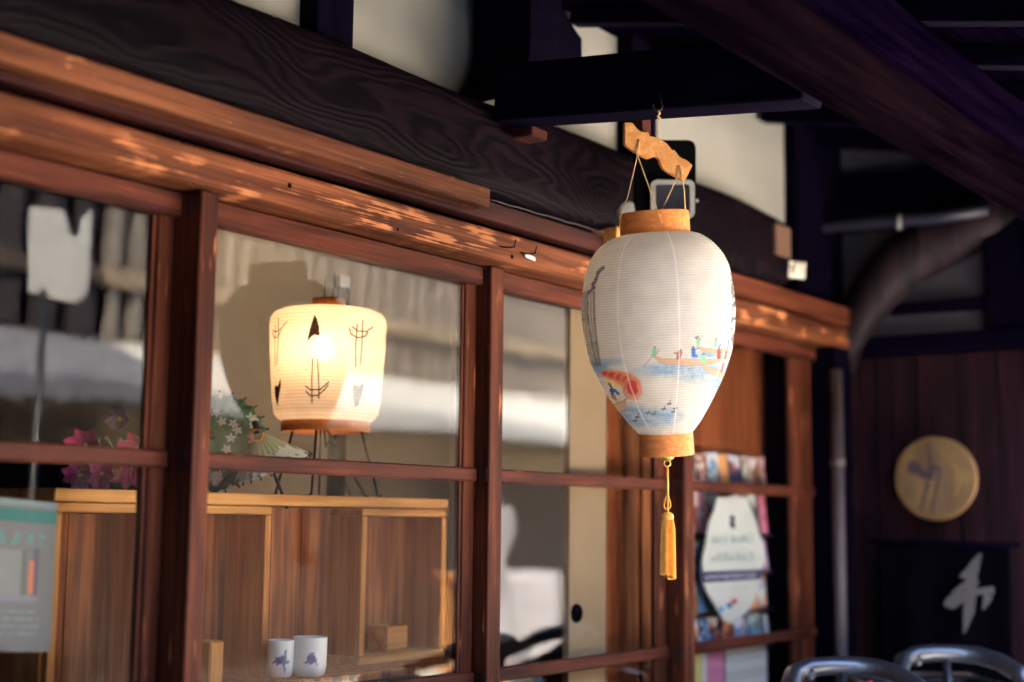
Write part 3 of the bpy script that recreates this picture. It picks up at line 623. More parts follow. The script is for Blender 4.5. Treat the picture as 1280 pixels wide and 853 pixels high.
pg = Vector(at(801, 158, 3.05)); o = box('wooden_peg', pg.x-.018, pg.x+.018, pg.y-.015, pg.y+.015, pg.z-.02, pg.z+.03, M['nageshi'], H)

# ------------------------------------------------------------------ floodlight and sensor on the beam
def rrect(cx, cy, w_, h, r, n=5):
    P = []
    for qx, qy, a0 in ((1, 1, 0), (-1, 1, 90), (-1, -1, 180), (1, -1, 270)):
        for i in range(n+1):
            a = math.radians(a0+90*i/n); P.append((cx+qx*(w_/2-r)+r*math.cos(a), cy+qy*(h/2-r)+r*math.sin(a)))
    return P
DF = 3.42
def fpt(x, y, d=0.0): return Vector(at(x, y, DF+d))
fl = thing('floodlight', fpt(838, 230), 'black floodlight with square grey bezel fixed to the dark beam', 'floodlight')
prism('housing', [fpt(x, y) for x, y in rrect(832, 225, 76, 100, 10)], Vector(FW*0.05), M['soot'], fl, bev=0.002)
# bezel as a ring
def ringplate(name, outer, inner, ext, m, parent):
    bm = bmesh.new(); n = len(outer)
    o_ = [bm.verts.new(p) for p in outer]; i_ = [bm.verts.new(p) for p in inner]
    o2 = [bm.verts.new(p+ext) for p in outer]; i2 = [bm.verts.new(p+ext) for p in inner]
    for k in range(n):
        j = (k+1) % n
        bm.faces.new((o_[k], o_[j], i_[j], i_[k])); bm.faces.new((o2[k], i2[k], i2[j], o2[j])); bm.faces.new((o_[k], o2[k], o2[j], o_[j])); bm.faces.new((i_[k], i_[j], i2[j], i2[k]))
    bmesh.ops.recalc_face_normals(bm, faces=bm.faces)
    return frombm(name, bm, m, parent)
ringplate('bezel', [fpt(x, y, -.014) for x, y in rrect(841, 249, 55, 48, 8)], [fpt(x, y, -.014) for x, y in rrect(841, 249, 43, 37, 4)], Vector(FW*0.013), M['bezel'], fl)
prism('lens', [fpt(x, y, -.004) for x, y in rrect(841, 249, 44, 38, 4)], Vector(FW*0.003), plain('dark_lens_glass', (20, 24, 38), 0.08, spec=0.6), fl)
tube('bracket_screw', [fpt(871, 251), fpt(871, 251, .02)], .005, M['bezel'], fl, n=10)
sn = lathe('round_sensor', [(0, .0), (.012, .0), (.018, .002), (.024, .008), (.026, .02), (.026, .03), (0, .03)], fpt(784, 262, -.0), M['bezel'], None, 32, FW)
tag(sn, 'small round silver sensor on the beam beside the lantern top ring', 'sensor')

# ------------------------------------------------------------------ inside: cabinet
CY = 0.24; zs_ = onY(386, 846, .17)[2]
cab = thing('display_cabinet', (2.1, CY, 0.35), 'low honey wood display cabinet with open compartments behind the window', 'cabinet')
cz_top = onY(330, 614, CY)[2]; cz_b = onY(330, 636, CY)[2]
cx0 = onY(68, 620, CY)[0]; cx1 = onY(560.5, 625, CY)[0]
zt = 1.398; zb = 1.374
box('top', cx0, cx1, CY, CY+.30, zb, zt, M['cab'], cab, bev=0.002)
box('back_board', cx0+.02, cx1-.01, CY+.285, CY+.298, .36, zb-.001, M['cab_back'], cab, bev=0)
box('side_panel', cx0, cx0+.018, CY+.02, CY+.284, .36, zb-.001, M['cab_z'], cab)
box('plinth', cx0, cx1, CY+.01, CY+.28, .355, .40, M['cab'], cab)
def frame(px0, px1, zlow, rec):
    a = onY(px0, 720, CY)[0]; b_ = onY(px1, 720, CY)[0]; t = .017
    zz = 1.352
    zh = zb-.002
    box('post', a, a+t, CY+.004, CY+.27, zlow, zh-.018, M['cab_z'], cab); box('post', b_-t, b_, CY+.004, CY+.27, zlow, zh-.018, M['cab_z'], cab)
    box('crosspiece', a, b_, CY+.004, CY+.27, zh-.017, zh, M['cab'], cab); box('crosspiece', a, b_, CY+.004, CY+.27, zlow-.018, zlow-.001, M['cab'], cab)
    # boards at the back of the compartment
    nb = max(2, int((b_-a)/.11)); xs_ = np.linspace(a+t+.001, b_-t-.001, nb+1)
    for i in range(nb): box('board', xs_[i], xs_[i+1]-.0012, CY+rec, CY+rec+.01, zlow, zh-.019, M['cab_back'], cab, bev=.0008)
frame(66, 196, 0.75, .12); frame(206, 339, 0.75, .12); frame(453, 559, zs_+.018, .12)
a = onY(339, 720, CY)[0]; b_ = onY(453, 720, CY)[0]; xs_ = np.linspace(a+.002, b_-.002, 4)
for i in range(3): box('board', xs_[i], xs_[i+1]-.0012, CY+.10, CY+.11, .75, zb-.003, M['cab_back'], cab, bev=.0008)
box('shelf', cx0+.02, cx1, CY-.10, CY+.098, zs_-.02, zs_-.0005, M['cab_back'], cab)
# cups
ZS = onY(386, 846, .17)[2]
def cup(px, py_, py1, hwpx, yy, lab, seed):
    c = onY(px, py1, yy); t = onY(px, py_, yy); hgt = t[2]-c[2]; r = hwpx/FPX*np.dot(c-CAM, FW)
    base = Vector((c[0], c[1], ZS)); hgt = t[2]-ZS
    prof = [(0, 0.002), (r*.72, 0.0), (r*.9, .006), (r*.98, .02)]+[(r*(0.98+.02*k/20), .02+(hgt-.02)*k/20) for k in range(1, 21)]+[(r*.93, hgt), (r*.9, .02), (0, .012)]
    o = lathe('teacup', prof, base, M['ceramic'], None, 64)
    vs = np.array([v.co for v in o.data.vertices]); d = vs-np.array(base)
    ang = np.arctan2(d@np.array([RT[0], RT[1], 0]), -(d@np.array([FW[0], FW[1], 0]))); u = ang*r; v = d[:, 2]
    C = np.tile(np.array([226, 224, 214])/255., (len(u), 1))
    for k in range(16):
        rr = np.random.default_rng(seed*50+k); a = rr.uniform(0, 6.28); L_ = rr.uniform(.004, .013); cx, cy_ = .008+rr.normal(0, .004), hgt*.5+rr.normal(0, .005)
        mixc(C, (52, 70, 124), 0.85*(1-np.clip((seg(u, v, (cx, cy_), (cx+L_*math.cos(a), cy_+L_*math.sin(a)))-.0016)/.0015, 0, 1)))
    setcol(o, C); tag(o, lab, 'cup', 'white and blue teacups in the cabinet'); return o
cup(350, 800, 850, 17, .20, 'white teacup with a blue spray, left and slightly hidden of the two in the cabinet', 1)
cup(386, 796, 848, 22, .17, 'larger white teacup with a round blue flower, right of the two in the cabinet', 2)
c = onY(487, 812, .30); o = thing('wooden_cup', (c[0], .30, ZS), 'small square pale wooden cup with dark markings in the right compartment', 'cup')
box('cup_wall', c[0]-.045, c[0]+.03, .27, .275, ZS+.024, ZS+.078, M['cab'], o); box('cup_wall', c[0]-.045, c[0]+.03, .325, .33, ZS+.024, ZS+.078, M['cab'], o)
box('cup_wall', c[0]-.045, c[0]-.040, .276, .324, ZS+.024, ZS+.078, M['cab'], o); box('cup_wall', c[0]+.025, c[0]+.03, .276, .324, ZS+.024, ZS+.078, M['cab'], o); box('cup_base', c[0]-.04, c[0]+.025, .276, .324, ZS+.0185, ZS+.026, M['cab'], o)
c = onY(258, 830, .17); o = box('wood_block', c[0]-.018, c[0]+.018, .14, .19, ZS, c[2]+.045, M['cab_z'], None, bev=.004); tag(o, 'small upright pale wooden block at the foot of the second door post', 'block')
# shelf things behind the panes
# ------------------------------------------------------------------ lit lantern on wire legs
LY = CY+.15
lc = onY(409, 460, LY); LD = float(np.dot(lc-CAM, FW)); pm = LD/FPX
lit = thing('table_lantern', (lc[0], LY, zt), 'glowing drum-shaped paper lantern with ink fish on thin wire legs', 'lantern')
zc = lambda py: onY(409, py, LY)[2]
IP = [(384, 22), (386, 38), (389, 58), (393, 67), (399, 71.5), (408, 72.5), (440, 71.5), (475, 69), (505, 66.5), (518, 64.5), (524, 60), (528, 55)]
def lit_shade():
    ys = np.linspace(384, 528, 400); iy = np.array([p[0] for p in IP], float); ih_ = np.array([p[1] for p in IP], float); nth = 520
    th = np.linspace(0, 2*np.pi, nth, endpoint=False); YY, TH = np.meshgrid(ys, th, indexing='ij'); YY = YY.ravel(); TH = TH.ravel()
    r = np.interp(YY, iy, ih_)*pm + .0007*np.abs(np.cos(np.pi*(YY-384)/4.1)) + .0006*(vnoise(TH*8, YY, 10, 3)-.5)
    z0, z1 = zc(384), zc(528); Z = z0+(z1-z0)*(YY-384)/144.0
    fx = np.array([RT[0], RT[1], 0]); fx /= np.linalg.norm(fx); fy = np.array([-FW[0], -FW[1], 0]); fy /= np.linalg.norm(fy)
    P = np.zeros((len(r), 3)); P += np.array([lc[0], LY, 0]); P[:, 2] = Z; P += (r*np.sin(TH))[:, None]*fx + (r*np.cos(TH))[:, None]*fy
    idx = np.arange(400*nth).reshape(400, nth); nx = np.roll(idx, -1, 1); F = np.stack([idx[:-1], nx[:-1], nx[1:], idx[1:]], -1).reshape(-1, 4)
    o = mesh('lantern_paper', P.tolist(), F.tolist(), M['lamp_paper'], lit, True)
    X = np.where(np.cos(TH) > 0, 409+np.interp(YY, iy, ih_)*np.sin(TH), -999); Y = YY
    C = np.tile(np.array([244, 236, 226])/255., (len(X), 1))
    mixc(C, (196, 170, 130), .35*(0.5+.5*np.cos(2*np.pi*(YY-384)/4.1))**4)
    k = 4.27; t = lambda pts: [(320+a/k, 360+b/k) for a, b in pts]
    ink = (38, 30, 30)
    mixc(C, ink, inpoly(X, Y, t([(348, 186), (338, 215), (325, 260), (316, 300), (318, 326), (330, 305), (350, 290), (378, 298), (374, 250), (362, 210)]))*1.0)
    mixc(C, ink, inpoly(X, Y, t([(165, 505), (150, 545), (128, 540), (130, 590), (148, 652), (160, 590), (170, 540)]))*1.0)
    mixc(C, (70, 66, 70), inpoly(X, Y, t([(600, 510), (580, 545), (546, 540), (546, 600), (556, 655), (575, 640), (592, 580)]))*1.0)
    for pts, wd in (([(342, 415), (341, 520), (343, 636)], .9), ([(368, 412), (376, 520), (379, 615)], .9), ([(308, 553), (335, 572), (385, 570), (428, 530)], .9), ([(312, 580), (335, 602), (375, 600), (405, 572), (425, 545)], .9),
                    ([(562, 228), (556, 340), (558, 445)], .9), ([(588, 202), (586, 320), (580, 432)], .8), ([(536, 240), (565, 262), (605, 258), (634, 232)], .9), ([(524, 250), (532, 280), (565, 296), (600, 285), (612, 262)], 1.0),
                    ([(146, 192), (148, 300), (142, 428)], .7), ([(128, 228), (126, 330), (128, 440)], .6), ([(108, 250), (135, 262), (165, 250), (198, 216)], .8), ([(108, 262), (118, 290), (145, 290), (162, 262)], .7)):
        strokes(C, X, Y, t(pts), wd*1.5, ink, .6)
    for p in ((328, 371), (310, 470), (588, 470), (152, 465), (540, 262)): strokes(C, X, Y, t([p, p]), 1.4, ink, .5)
    setcol(o, C)
lit_shade()
def zring(name, py0, py1, r, m, th=.002):
    z0, z1 = zc(py1), zc(py0); r *= pm
    return lathe(name, [(r, 0), (r, z1-z0), (r-th, z1-z0), (r-th, 0), (r, 0)], (lc[0], LY, z0), m, lit, 64)
zring('top_ring', 374, 385, 20.5, M['ring']); zring('bottom_ring', 527, 541, 55, M['ring'])
def lp(px, py, yy): return onY(px, py, yy)
fx = Vector((RT[0], RT[1], 0)).normalized(); fy = Vector((-FW[0], -FW[1], 0)).normalized(); LC = Vector((lc[0], LY, 0))
def leg(a_off, b_off, nm='leg'):
    top = LC+fx*a_off[0]*pm+fy*a_off[1]*pm+Vector((0, 0, zc(538))); bot = LC+fx*b_off[0]*pm+fy*b_off[1]*pm+Vector((0, 0, zt+.003))
    tube(nm, [top, (top*.5+bot*.5), bot, bot+(bot-top).normalized()*-.001+Vector(((bot-top).x, (bot-top).y, 0)).normalized()*.008], .003, M['soot'], lit, n=7)
leg((46, 20), (70, 30)); leg((-44, -22), (-66, -34)); leg((-4, 52), (-7, 62)); leg((3, 10), (52, 6), 'leg')
tube('wire_bail', [LC+fx*(-6*pm)+Vector((0, 0, zc(376))), LC+fx*(-6*pm)+Vector((0, 0, zc(343))), LC+fx*(6*pm)+Vector((0, 0, zc(341))), LC+fx*(9*pm)+Vector((0, 0, zc(376)))], .0016, M['soot'], lit, n=7)
cd_ = tube('power_cord', [LC+fx*(-2*pm)+Vector((0, 0, zc(530))), LC+fx*(2*pm)+fy*.02+Vector((0, 0, zc(560))), LC+fx*(6*pm)+fy*.01+Vector((0, 0, zc(548))), LC+fx*(14*pm)-fy*.03+Vector((0, 0, zc(580))), LC+fx*(30*pm)-fy*.05+Vector((0, 0, zt+.004))], .0022, M['soot'], lit, n=7)
# the bulb
BULB = plain('bulb_glass', (255, 240, 210), 0.3); bb = BULB.node_tree.nodes
for nd in bb:
    if nd.type == 'BSDF_PRINCIPLED': nd.inputs['Emission Color'].default_value = (1.0, 0.62, 0.33, 1); nd.inputs['Emission Strength'].default_value = 1.9
bz = zc(440); bx = LC+fx*(-2*pm)+fy*(.055)
lathe('bulb', [(0, -.026), (.011, -.024), (.020, -.014), (.023, 0), (.020, .014), (.012, .026), (.009, .034), (0, .035)][::-1], (bx.x, bx.y, bz), BULB, lit, 24)
tube('bulb_stem', [(bx.x, bx.y, zt+.004), (bx.x, bx.y, bz-.02)], .003, M['wire'], lit, n=7)
# dark display pole behind it
pp = onY(423, 480, LY+.10)
pl = thing('display_pole', (pp[0], pp[1], zt), 'dark square pole with white cap standing behind the glowing lantern', 'pole')
ztp = onY(423, 345, LY+.10)[2]
box('pole_shaft', pp[0]-.018, pp[0]+.018, pp[1]-.016, pp[1]+.016, zt-.1, ztp-.03, M['pole'], pl); box('pole_cap', pp[0]-.019, pp[0]+.019, pp[1]-.017, pp[1]+.017, ztp-.029, ztp, M['bezel'], pl)

# ------------------------------------------------------------------ little paper parasols on the cabinet
def parasol(apex, axis, L_, R_, mk, parent_label, name='paper_parasol', n=24, seed=1, fold=.06, dome=0.0):
    ax = Vector(axis).normalized(); e1 = ax.orthogonal().normalized(); e2 = ax.cross(e1); A = Vector(apex)
    o = thing(name, A, parent_label, 'parasol')
    nr, nth = 50, n*16; vs = []; S = []
    for i in range(nr):
        t = i/(nr-1)
        for k in range(nth):
            a = 2*math.pi*k/nth; f = 1-fold*(0.5-0.5*math.cos(a*n))*t
            h = L_*(t if not dome else (1-math.sqrt(max(0, 1-(t*.98)**2)))*dome+t*(1-dome))
            r = R_*t*f; vs.append(A+ax*h+(e1*math.cos(a)+e2*math.sin(a))*r); S.append((t, a))
    fs = [(i*nth+k, i*nth+(k+1) % nth, (i+1)*nth+(k+1) % nth, (i+1)*nth+k) for i in range(nr-1) for k in range(nth)]
    c = mesh('canopy', vs, fs, M['print'], o, True); S = np.array(S); setcol(c, mk(S[:, 0], S[:, 1], R_))
    sm = c.modifiers.new('thickness', 'SOLIDIFY'); sm.thickness = .001
    for k in range(n):      # ribs with dark tips
        a = 2*math.pi*k/n; d = (e1*math.cos(a)+e2*math.sin(a))
        tip = A+ax*(L_*1.0)+d*R_
        tube('rib_tip', [tip, tip+(d*R_+ax*L_).normalized()*.008], .0022, M['black'], c, n=6)
    tube('handle', [A-ax*.02, A+ax*(L_+.10)], .004, M['wire'], o, n=8)
    tube('finial', [A-ax*.022, A+ax*.006], .007, M['wire'], o, n=10)
    return o
def mk_pale(t, a, R_):
    C = np.tile(np.array([170, 184, 134])/255., (len(t), 1))
    mixc(C, (206, 208, 160), .5+.5*np.cos(a*24)); mixc(C, (96, 140, 96), (t > .60)*.9*(vnoise(t*40, a*12, 3, 4) > .4)); mixc(C, (190, 202, 170), (t > .60)*(vnoise(t*40, a*12, 3, 4) <= .4))
    r = np.random.default_rng(5); X = t*np.cos(a)*R_; Y = t*np.sin(a)*R_
    for k in range(60):
        th = r.uniform(0, 6.283); rad = R_*r.uniform(.68, .98); cx, cy = rad*math.cos(th), rad*math.sin(th)
        q = np.arctan2(Y-cy, X-cx); d = np.hypot(X-cx, Y-cy); mixc(C, (240, 240, 226), 1-np.clip((d-.011*(1+.35*np.cos(5*q)))/.002, 0, 1)); mixc(C, (226, 204, 90), (d < .0035)*1.0)
    return C
def mk_dark(t, a, R_):
    X = t*np.cos(a)*R_; Y = t*np.sin(a)*R_
    C = np.tile(np.array([30, 92, 52])/255., (len(t), 1)); mixc(C, (76, 120, 72), (vnoise(t*60, a*14, 3, 14) > .62)*.7)
    r = np.random.default_rng(9)
    for k in range(46):
        th = r.uniform(0, 6.283); rad = R_*math.sqrt(r.uniform(.08, .95)); cx, cy = rad*math.cos(th), rad*math.sin(th)
        q = np.arctan2(Y-cy, X-cx); d = np.hypot(X-cx, Y-cy); mixc(C, (238, 234, 226), 1-np.clip((d-.008*(1+.4*np.cos(5*q+k)))/.002, 0, 1)); mixc(C, (220, 200, 90), (d < .003)*1.0)
    return C
PY = CY+.12
ap = onY(322, 538, PY); rim = onY(330, 596, PY)
parasol(ap, Vector(rim-ap)+Vector((0.02, -.015, 0)), .088, .088, mk_pale, 'small pale green pleated parasol with white flower border, tied at its top', seed=1)
tb = tube('parasol_tie', [Vector(ap)+fx*.014*math.cos(a)+fy*.016+Vector((0, 0, .012*math.sin(a)-.012)) for a in np.linspace(0, 6.28, 12, endpoint=False)], .003, M['ring'], None, n=6, closed=True)
tb.name = 'orange_cord'; tag(tb, 'orange cord tied round the top of the pale parasol', 'cord')
ap2 = onY(272, 548, PY+.12); 
parasol(Vector(ap2)+fy*.06, -fy+Vector((0, 0, -.25)), .04, .115, mk_dark, 'dark green parasol with white flowers, half hidden by the second door post', seed=2, dome=.6)
# dark rod that leans below it
o = tube('leaning_rod', [onY(258, 624, PY), onY(288, 596, PY+.02)], .006, M['wire'], None, n=8); tag(o, 'short dark rod leaning under the parasols by the door post', 'rod')

# ------------------------------------------------------------------ pink flowers in the left window
pk = printed('pink_silk_petal', .7)
fl0 = onY(150, 600, CY+.13)
fw = thing('flower_arrangement', (fl0[0], CY+.13, zt), 'magenta silk flowers lying along the cabinet top in the left window', 'flowers')
def petal(c, d, up, L_, W_, col, parent, nm='petal'):
    c = Vector(c); d = Vector(d).normalized(); s = d.cross(Vector(up)).normalized(); nn = s.cross(d); vs, cs = [], []
    nu, nv = 9, 5
    for i in range(nu):
        t = i/(nu-1); wd = W_*math.sin(math.pi*min(1, t*.92+.06))**.8
        for j in range(nv):
            u = j/(nv-1)*2-1; vs.append(c+d*(L_*t)+s*(u*wd/2)+nn*(.25*W_*u*u+.25*L_*t*t)); cs.append(np.array(col)/255.*(0.72+.28*abs(math.cos(u*7))))
    fs = [(i*nv+j, i*nv+j+1, (i+1)*nv+j+1, (i+1)*nv+j) for i in range(nu-1) for j in range(nv-1)]
    o = mesh(nm, vs, fs, pk, parent, True); setcol(o, np.array(cs)); sm = o.modifiers.new('t', 'SOLIDIFY'); sm.thickness = .0008
    return o
def flower(px, py, yy, sz, col, n=7, nm='flower'):
    c = Vector(onY(px, py, yy)); r = random.Random(int(px*7+py))
    hd = lathe(nm, [(0, -.006), (.006, -.004), (.007, 0), (.005, .004), (0, .006)], c, plain('yellow_stamens', (214, 190, 80), .7), fw, 12, tuple(-FW))
    for k in range(n):
        a = 2*math.pi*k/n+r.uniform(-.2, .2); d = Vector(RT)*math.cos(a)+Vector((0, 0, 1))*math.sin(a)+Vector(-FW)*.35
        petal(c, d, -FW, sz*r.uniform(.85, 1.1), sz*.55, col, hd)
for px, py, sz, col in ((108, 556, .042, (176, 20, 84)), (128, 592, .042, (170, 60, 116)), (165, 585, .05, (196, 50, 120)), (172, 560, .04, (180, 24, 84)), (196, 592, .045, (196, 36, 104)), (100, 594, .038, (150, 40, 100)), (140, 588, .03, (180, 150, 80))):
    flower(px, py, CY+.10+random.uniform(-.03, .03), sz, col)
pb = Vector(onY(206, 566, CY+.09)); hd = tube('stem', [pb, pb+Vector((0, 0, -.05))], .003, plain('green_stem', (60, 90, 60), .6), fw)
for da in (-.30, .05, .35): petal(pb, Vector((0, 0, 1))+Vector(RT)*(da-.25), -FW, .062, .026, (226, 20, 110), hd)
flower(150, 524, CY+.2, .032, (70, 30, 96), 6)
for k in range(9):
    x = 118+k*9; p = Vector(onY(x, 590, CY+.15)); tube('stem', [p, p+Vector((random.uniform(-.01, .01), 0, .05)), Vector(onY(x+random.uniform(-6, 6), 548+random.uniform(-4, 6), CY+.16))], [.002, .002, .005], plain('pale_leaf', (150, 160, 148), .6) if k == 0 else bpy.data.materials['pale_leaf'], fw, n=6)
p0 = Vector(onY(205, 545, CY+.13)); tube('twig', [p0, Vector(onY(208, 522, CY+.13)), Vector(onY(200, 506, CY+.13)), Vector(onY(194, 497, CY+.13))], [.004, .003, .0025, .006], bpy.data.materials['pale_leaf'], fw, n=6)

# ------------------------------------------------------------------ notice behind the left pane
NY = .10
n0 = onY(-60, 815, NY); n1 = onY(63, 815, NY); ztn = onY(63, 629, NY)[2]; zbn = onY(63, 815, NY)[2]
def notice(s, t):
    X = s*123-60; Y = (1-t)*187; C = np.tile(np.array([108, 106, 102])/255., (len(s), 1))
    mixc(C, (24, 104, 96), ((Y > 12) & (Y < 28))*1.0); mixc(C, (130, 150, 150), (Y < 8)*.6)
    gx = [(-48, .0), (-30, 0), (-12, 0), (6, 0), (24, 0), (40, 0)]
    for i, (x, _) in enumerate(gx):
        r = np.random.default_rng(i+3)
        for k in range(4): a = r.uniform(0, 1, 4); strokes(C, X, Y, [(x+a[0]*10, 38+a[1]*18), (x+a[2]*10, 38+a[3]*18)], 1.4, (60, 156, 150), 1)
    mixc(C, (128, 128, 124), ((X > -50) & (X < 20) & (Y > 62) & (Y < 118))*1.0)
    mixc(C, (84, 88, 70), ((X > 20) & (X < 26) & (Y > 62) & (Y < 122))*.8); mixc(C, (70, 62, 84), ((X > 34) & (X < 42) & (Y > 60) & (Y < 122))*.8); mixc(C, (222, 112, 62), ((X > 29) & (X < 36) & (Y > 74) & (Y < 116))*.9)
    mixc(C, (130, 128, 138), ((Y > 118) & (Y < 126) & (X < 42))*.8)
    for k in range(4): mixc(C, (132, 152, 160), ((np.abs(Y-138-k*9) < 1.6) & (vnoise(X, Y*0+k*7, 2, k) > .35) & (X > -50) & (X < 46))*.6)
    return C
no = sheet('notice', n0, n1-n0, (0, 0, ztn-zbn), 124, 188, notice, M['print'], None, .002); tag(no, 'white notice with a teal band taped inside the far left pane', 'poster')
for v in no.data.polygons: pass

# ------------------------------------------------------------------ fusuma, inner posts, strips
def vboard(name, px0, px1, Y, m, lab, cat, z0=.36, z1=2.38, th=.02, bev=.002):
    a = onY(px0, 600, Y)[0]; b_ = onY(px1, 600, Y)[0]; o = box(name, a, b_, Y, Y+th, z0, z1, m, None, bev=bev); tag(o, lab, cat); return o
vboard('paper_screen', 570, 600, .03, M['fusuma'], 'plain beige screen edge between the lit lantern window and the middle post', 'screen', z0=.36, z1=1.92)
fy0 = .05
fs_ = thing('sliding_screen', (onY(735, 600, fy0)[0], fy0, .36), 'beige paper sliding screen with a round dark finger pull', 'screen')
a = onY(712, 600, fy0)[0]; b_ = onY(758, 600, fy0)[0]
box('screen_panel', a, b_, fy0, fy0+.02, .36, 1.92, M['fusuma'], fs_, bev=.001)
hc = onY(721, 767, fy0-.002)
lathe('finger_pull', [(0, 0.004), (.012, .004), (.0165, .003), (.021, .0), (.023, .0015), (.0235, .006)], (hc[0], fy0-.006, hc[2]), M['soot'], fs_, 32, (0, 1, 0))
ip = thing('interior_post', (onY(795, 600, .12)[0], .12, .36), 'broad reddish brown interior post behind the hanging lantern and tassel', 'post')
xs_ = [onY(q_, 600, .12)[0] for q_ in (759, 776, 803, 820, 846)]
for i in range(4): box('board', xs_[i], xs_[i+1]-.002, .12+.008*(i % 2), .155, .36, 2.38, M['iwood'] if i in (0, ) else M['cab_back'], ip, bev=.002)
# wood panel above the postcards
wp = thing('wood_wall_panel', (3.8, .13, .36), 'orange brown vertical boarding above the postcard rack', 'wall panel')
xa, xb = onY(850, 500, .13)[0], onY(968, 500, .13)[0]; xs_ = np.linspace(xa, xb, 5)
for i in range(4): box('board', xs_[i], xs_[i+1]-.002, .13, .15, .36, 2.38, M['iwood'], wp, bev=.002)
pa = onY(966, 560, .10)[0]
o = box('curtain_post', pa, pa+.12, .08, .14, .36, 2.38, M['dark_z'], None); tag(o, 'dark upright inside the far right door beside the postcards', 'post')

# ------------------------------------------------------------------ postcards and rack
RY = .07
rack = thing('postcard_rack', (onY(915, 700, RY)[0], RY, .36), 'dark rack filled with rows of colourful postcards behind the right door', 'rack')
ra, rb = onY(860, 700, RY)[0], onY(962, 700, RY)[0]
box('rack_back', ra, rb, RY+.03, RY+.045, .5, onY(910, 575, RY)[2], M['black'], rack)
def card_fn(seed):
    r = np.random.default_rng(seed); base = r.choice([[96, 140, 190], [208, 120, 150], [90, 120, 70], [222, 150, 90], [60, 60, 90], [200, 200, 190], [150, 70, 60]], 3)
    def f(s, t):
        C = np.tile(np.array(base[0])/255., (len(s), 1)); mixc(C, base[1], np.clip((vnoise(s*4+seed, t*5, 1, seed)-.42)*6, 0, 1)); mixc(C, base[2], np.clip((vnoise(s*6, t*7+seed, 1, seed+1)-.6)*8, 0, 1))
        mixc(C, (226, 226, 232), (t > .72+.1*np.sin(s*5+seed))*(seed % 2)*.8); return C
    return f
row = 0
for zt_, zb_ in [(onY(910, a_, RY)[2], onY(910, b__, RY)[2]) for a_, b__ in ((568, 608), (618, 668), (672, 716), (722, 765), (770, 812))]:
    x = ra+.008; k = 0
    while x < rb-.03:
        wd = random.uniform(.058, .078); tl = random.uniform(-.006, .010)
        wd = min(wd, rb-x)
        sheet('postcard', (x, RY+random.uniform(-.004, .01), zb_), (wd-.004, 0, tl), (0, -.0+.012, zt_-zb_+random.uniform(-.008, .004)), 14, 18, card_fn(row*10+k+3), M['print'], rack, .0012)
        x += wd; k += 1
    box('rack_shelf', ra, rb, RY-.016, RY+.03, zb_-.008, zb_-.001, M['black'], rack); row += 1
# white pamphlets below the lower rail
for i, (px0, px1) in enumerate(((866, 903), (905, 957))):
    a = onY(px0, 830, RY-.025); b_ = onY(px1, 830, RY-.025); zt_ = onY(px0, 818 if i == 0 else 815, RY-.025)[2]+.01
    def pam(s, t, i=i):
        C = np.tile(np.array([196, 188, 178])/255., (len(s), 1))
        if i == 0: mixc(C, (196, 186, 90), (s < .25)*.9); mixc(C, (196, 104, 138), (vnoise(s*4, t*4, 1, 77) > .45)*(s > .4)*.9)
        else:
            for q in range(6): mixc(C, (140, 140, 140), (np.abs(t-.9+q*.08) < .012)*.6)
        return C
    o = sheet('pamphlet', (a[0], RY-.03, zt_-.22), (b_[0]-a[0], 0, 0), (0, 0, .22), 24, 30, pam, M['print'], None, .002)
    tag(o, ['leaflet with yellow edge and pink flowers standing low in the right window', 'pale leaflet with lines of text standing low in the right window'][i], 'leaflet', 'leaflets below the postcard rack')
# bottle-shaped white sign with the navy ribbon
SY = .030
sg_px = [(897, 622), (933, 622), (938, 634), (945, 652), (950, 670), (955, 688), (957, 700), (954, 708), (951, 714), (951, 727), (948, 738), (944, 750), (937, 762), (926, 772), (915, 780), (905, 776), (897, 762), (890, 750), (884, 740), (880, 728), (879, 714), (878, 705), (879, 695), (883, 680), (885, 660), (889, 646), (894, 636)]
sg = thing('shop_sign', Vector(onY(915, 700, SY)), 'white bottle-shaped sign with a navy ribbon in the right window', 'sign')
sp = [onY(x, y, SY) for x, y in sg_px]; sp3 = [Vector(p) for p in sp]
prism('sign_board', sp3, Vector((0, .006, 0)), plain('white_sign_board', (196, 196, 190), .5, var=.03), sg)
def tx(px, py, Y=SY-.0012): return onY(px, py, Y)
teal = plain('teal_print', (128, 158, 150), .6); navy = plain('navy_print', (44, 46, 88), .6); inkm = plain('dark_print', (60, 56, 62), .6)
prism('ribbon', [Vector(tx(x, y, SY-.003)) for x, y in ((875, 715), (951, 712), (953, 724), (877, 729))], Vector((0, .0025, 0)), navy, sg)
def mark(pts, w_, m, parent, Y=SY-.0008):
    return tube('lettering', [tx(x, y, Y) for x, y in pts], w_, m, parent, n=5)
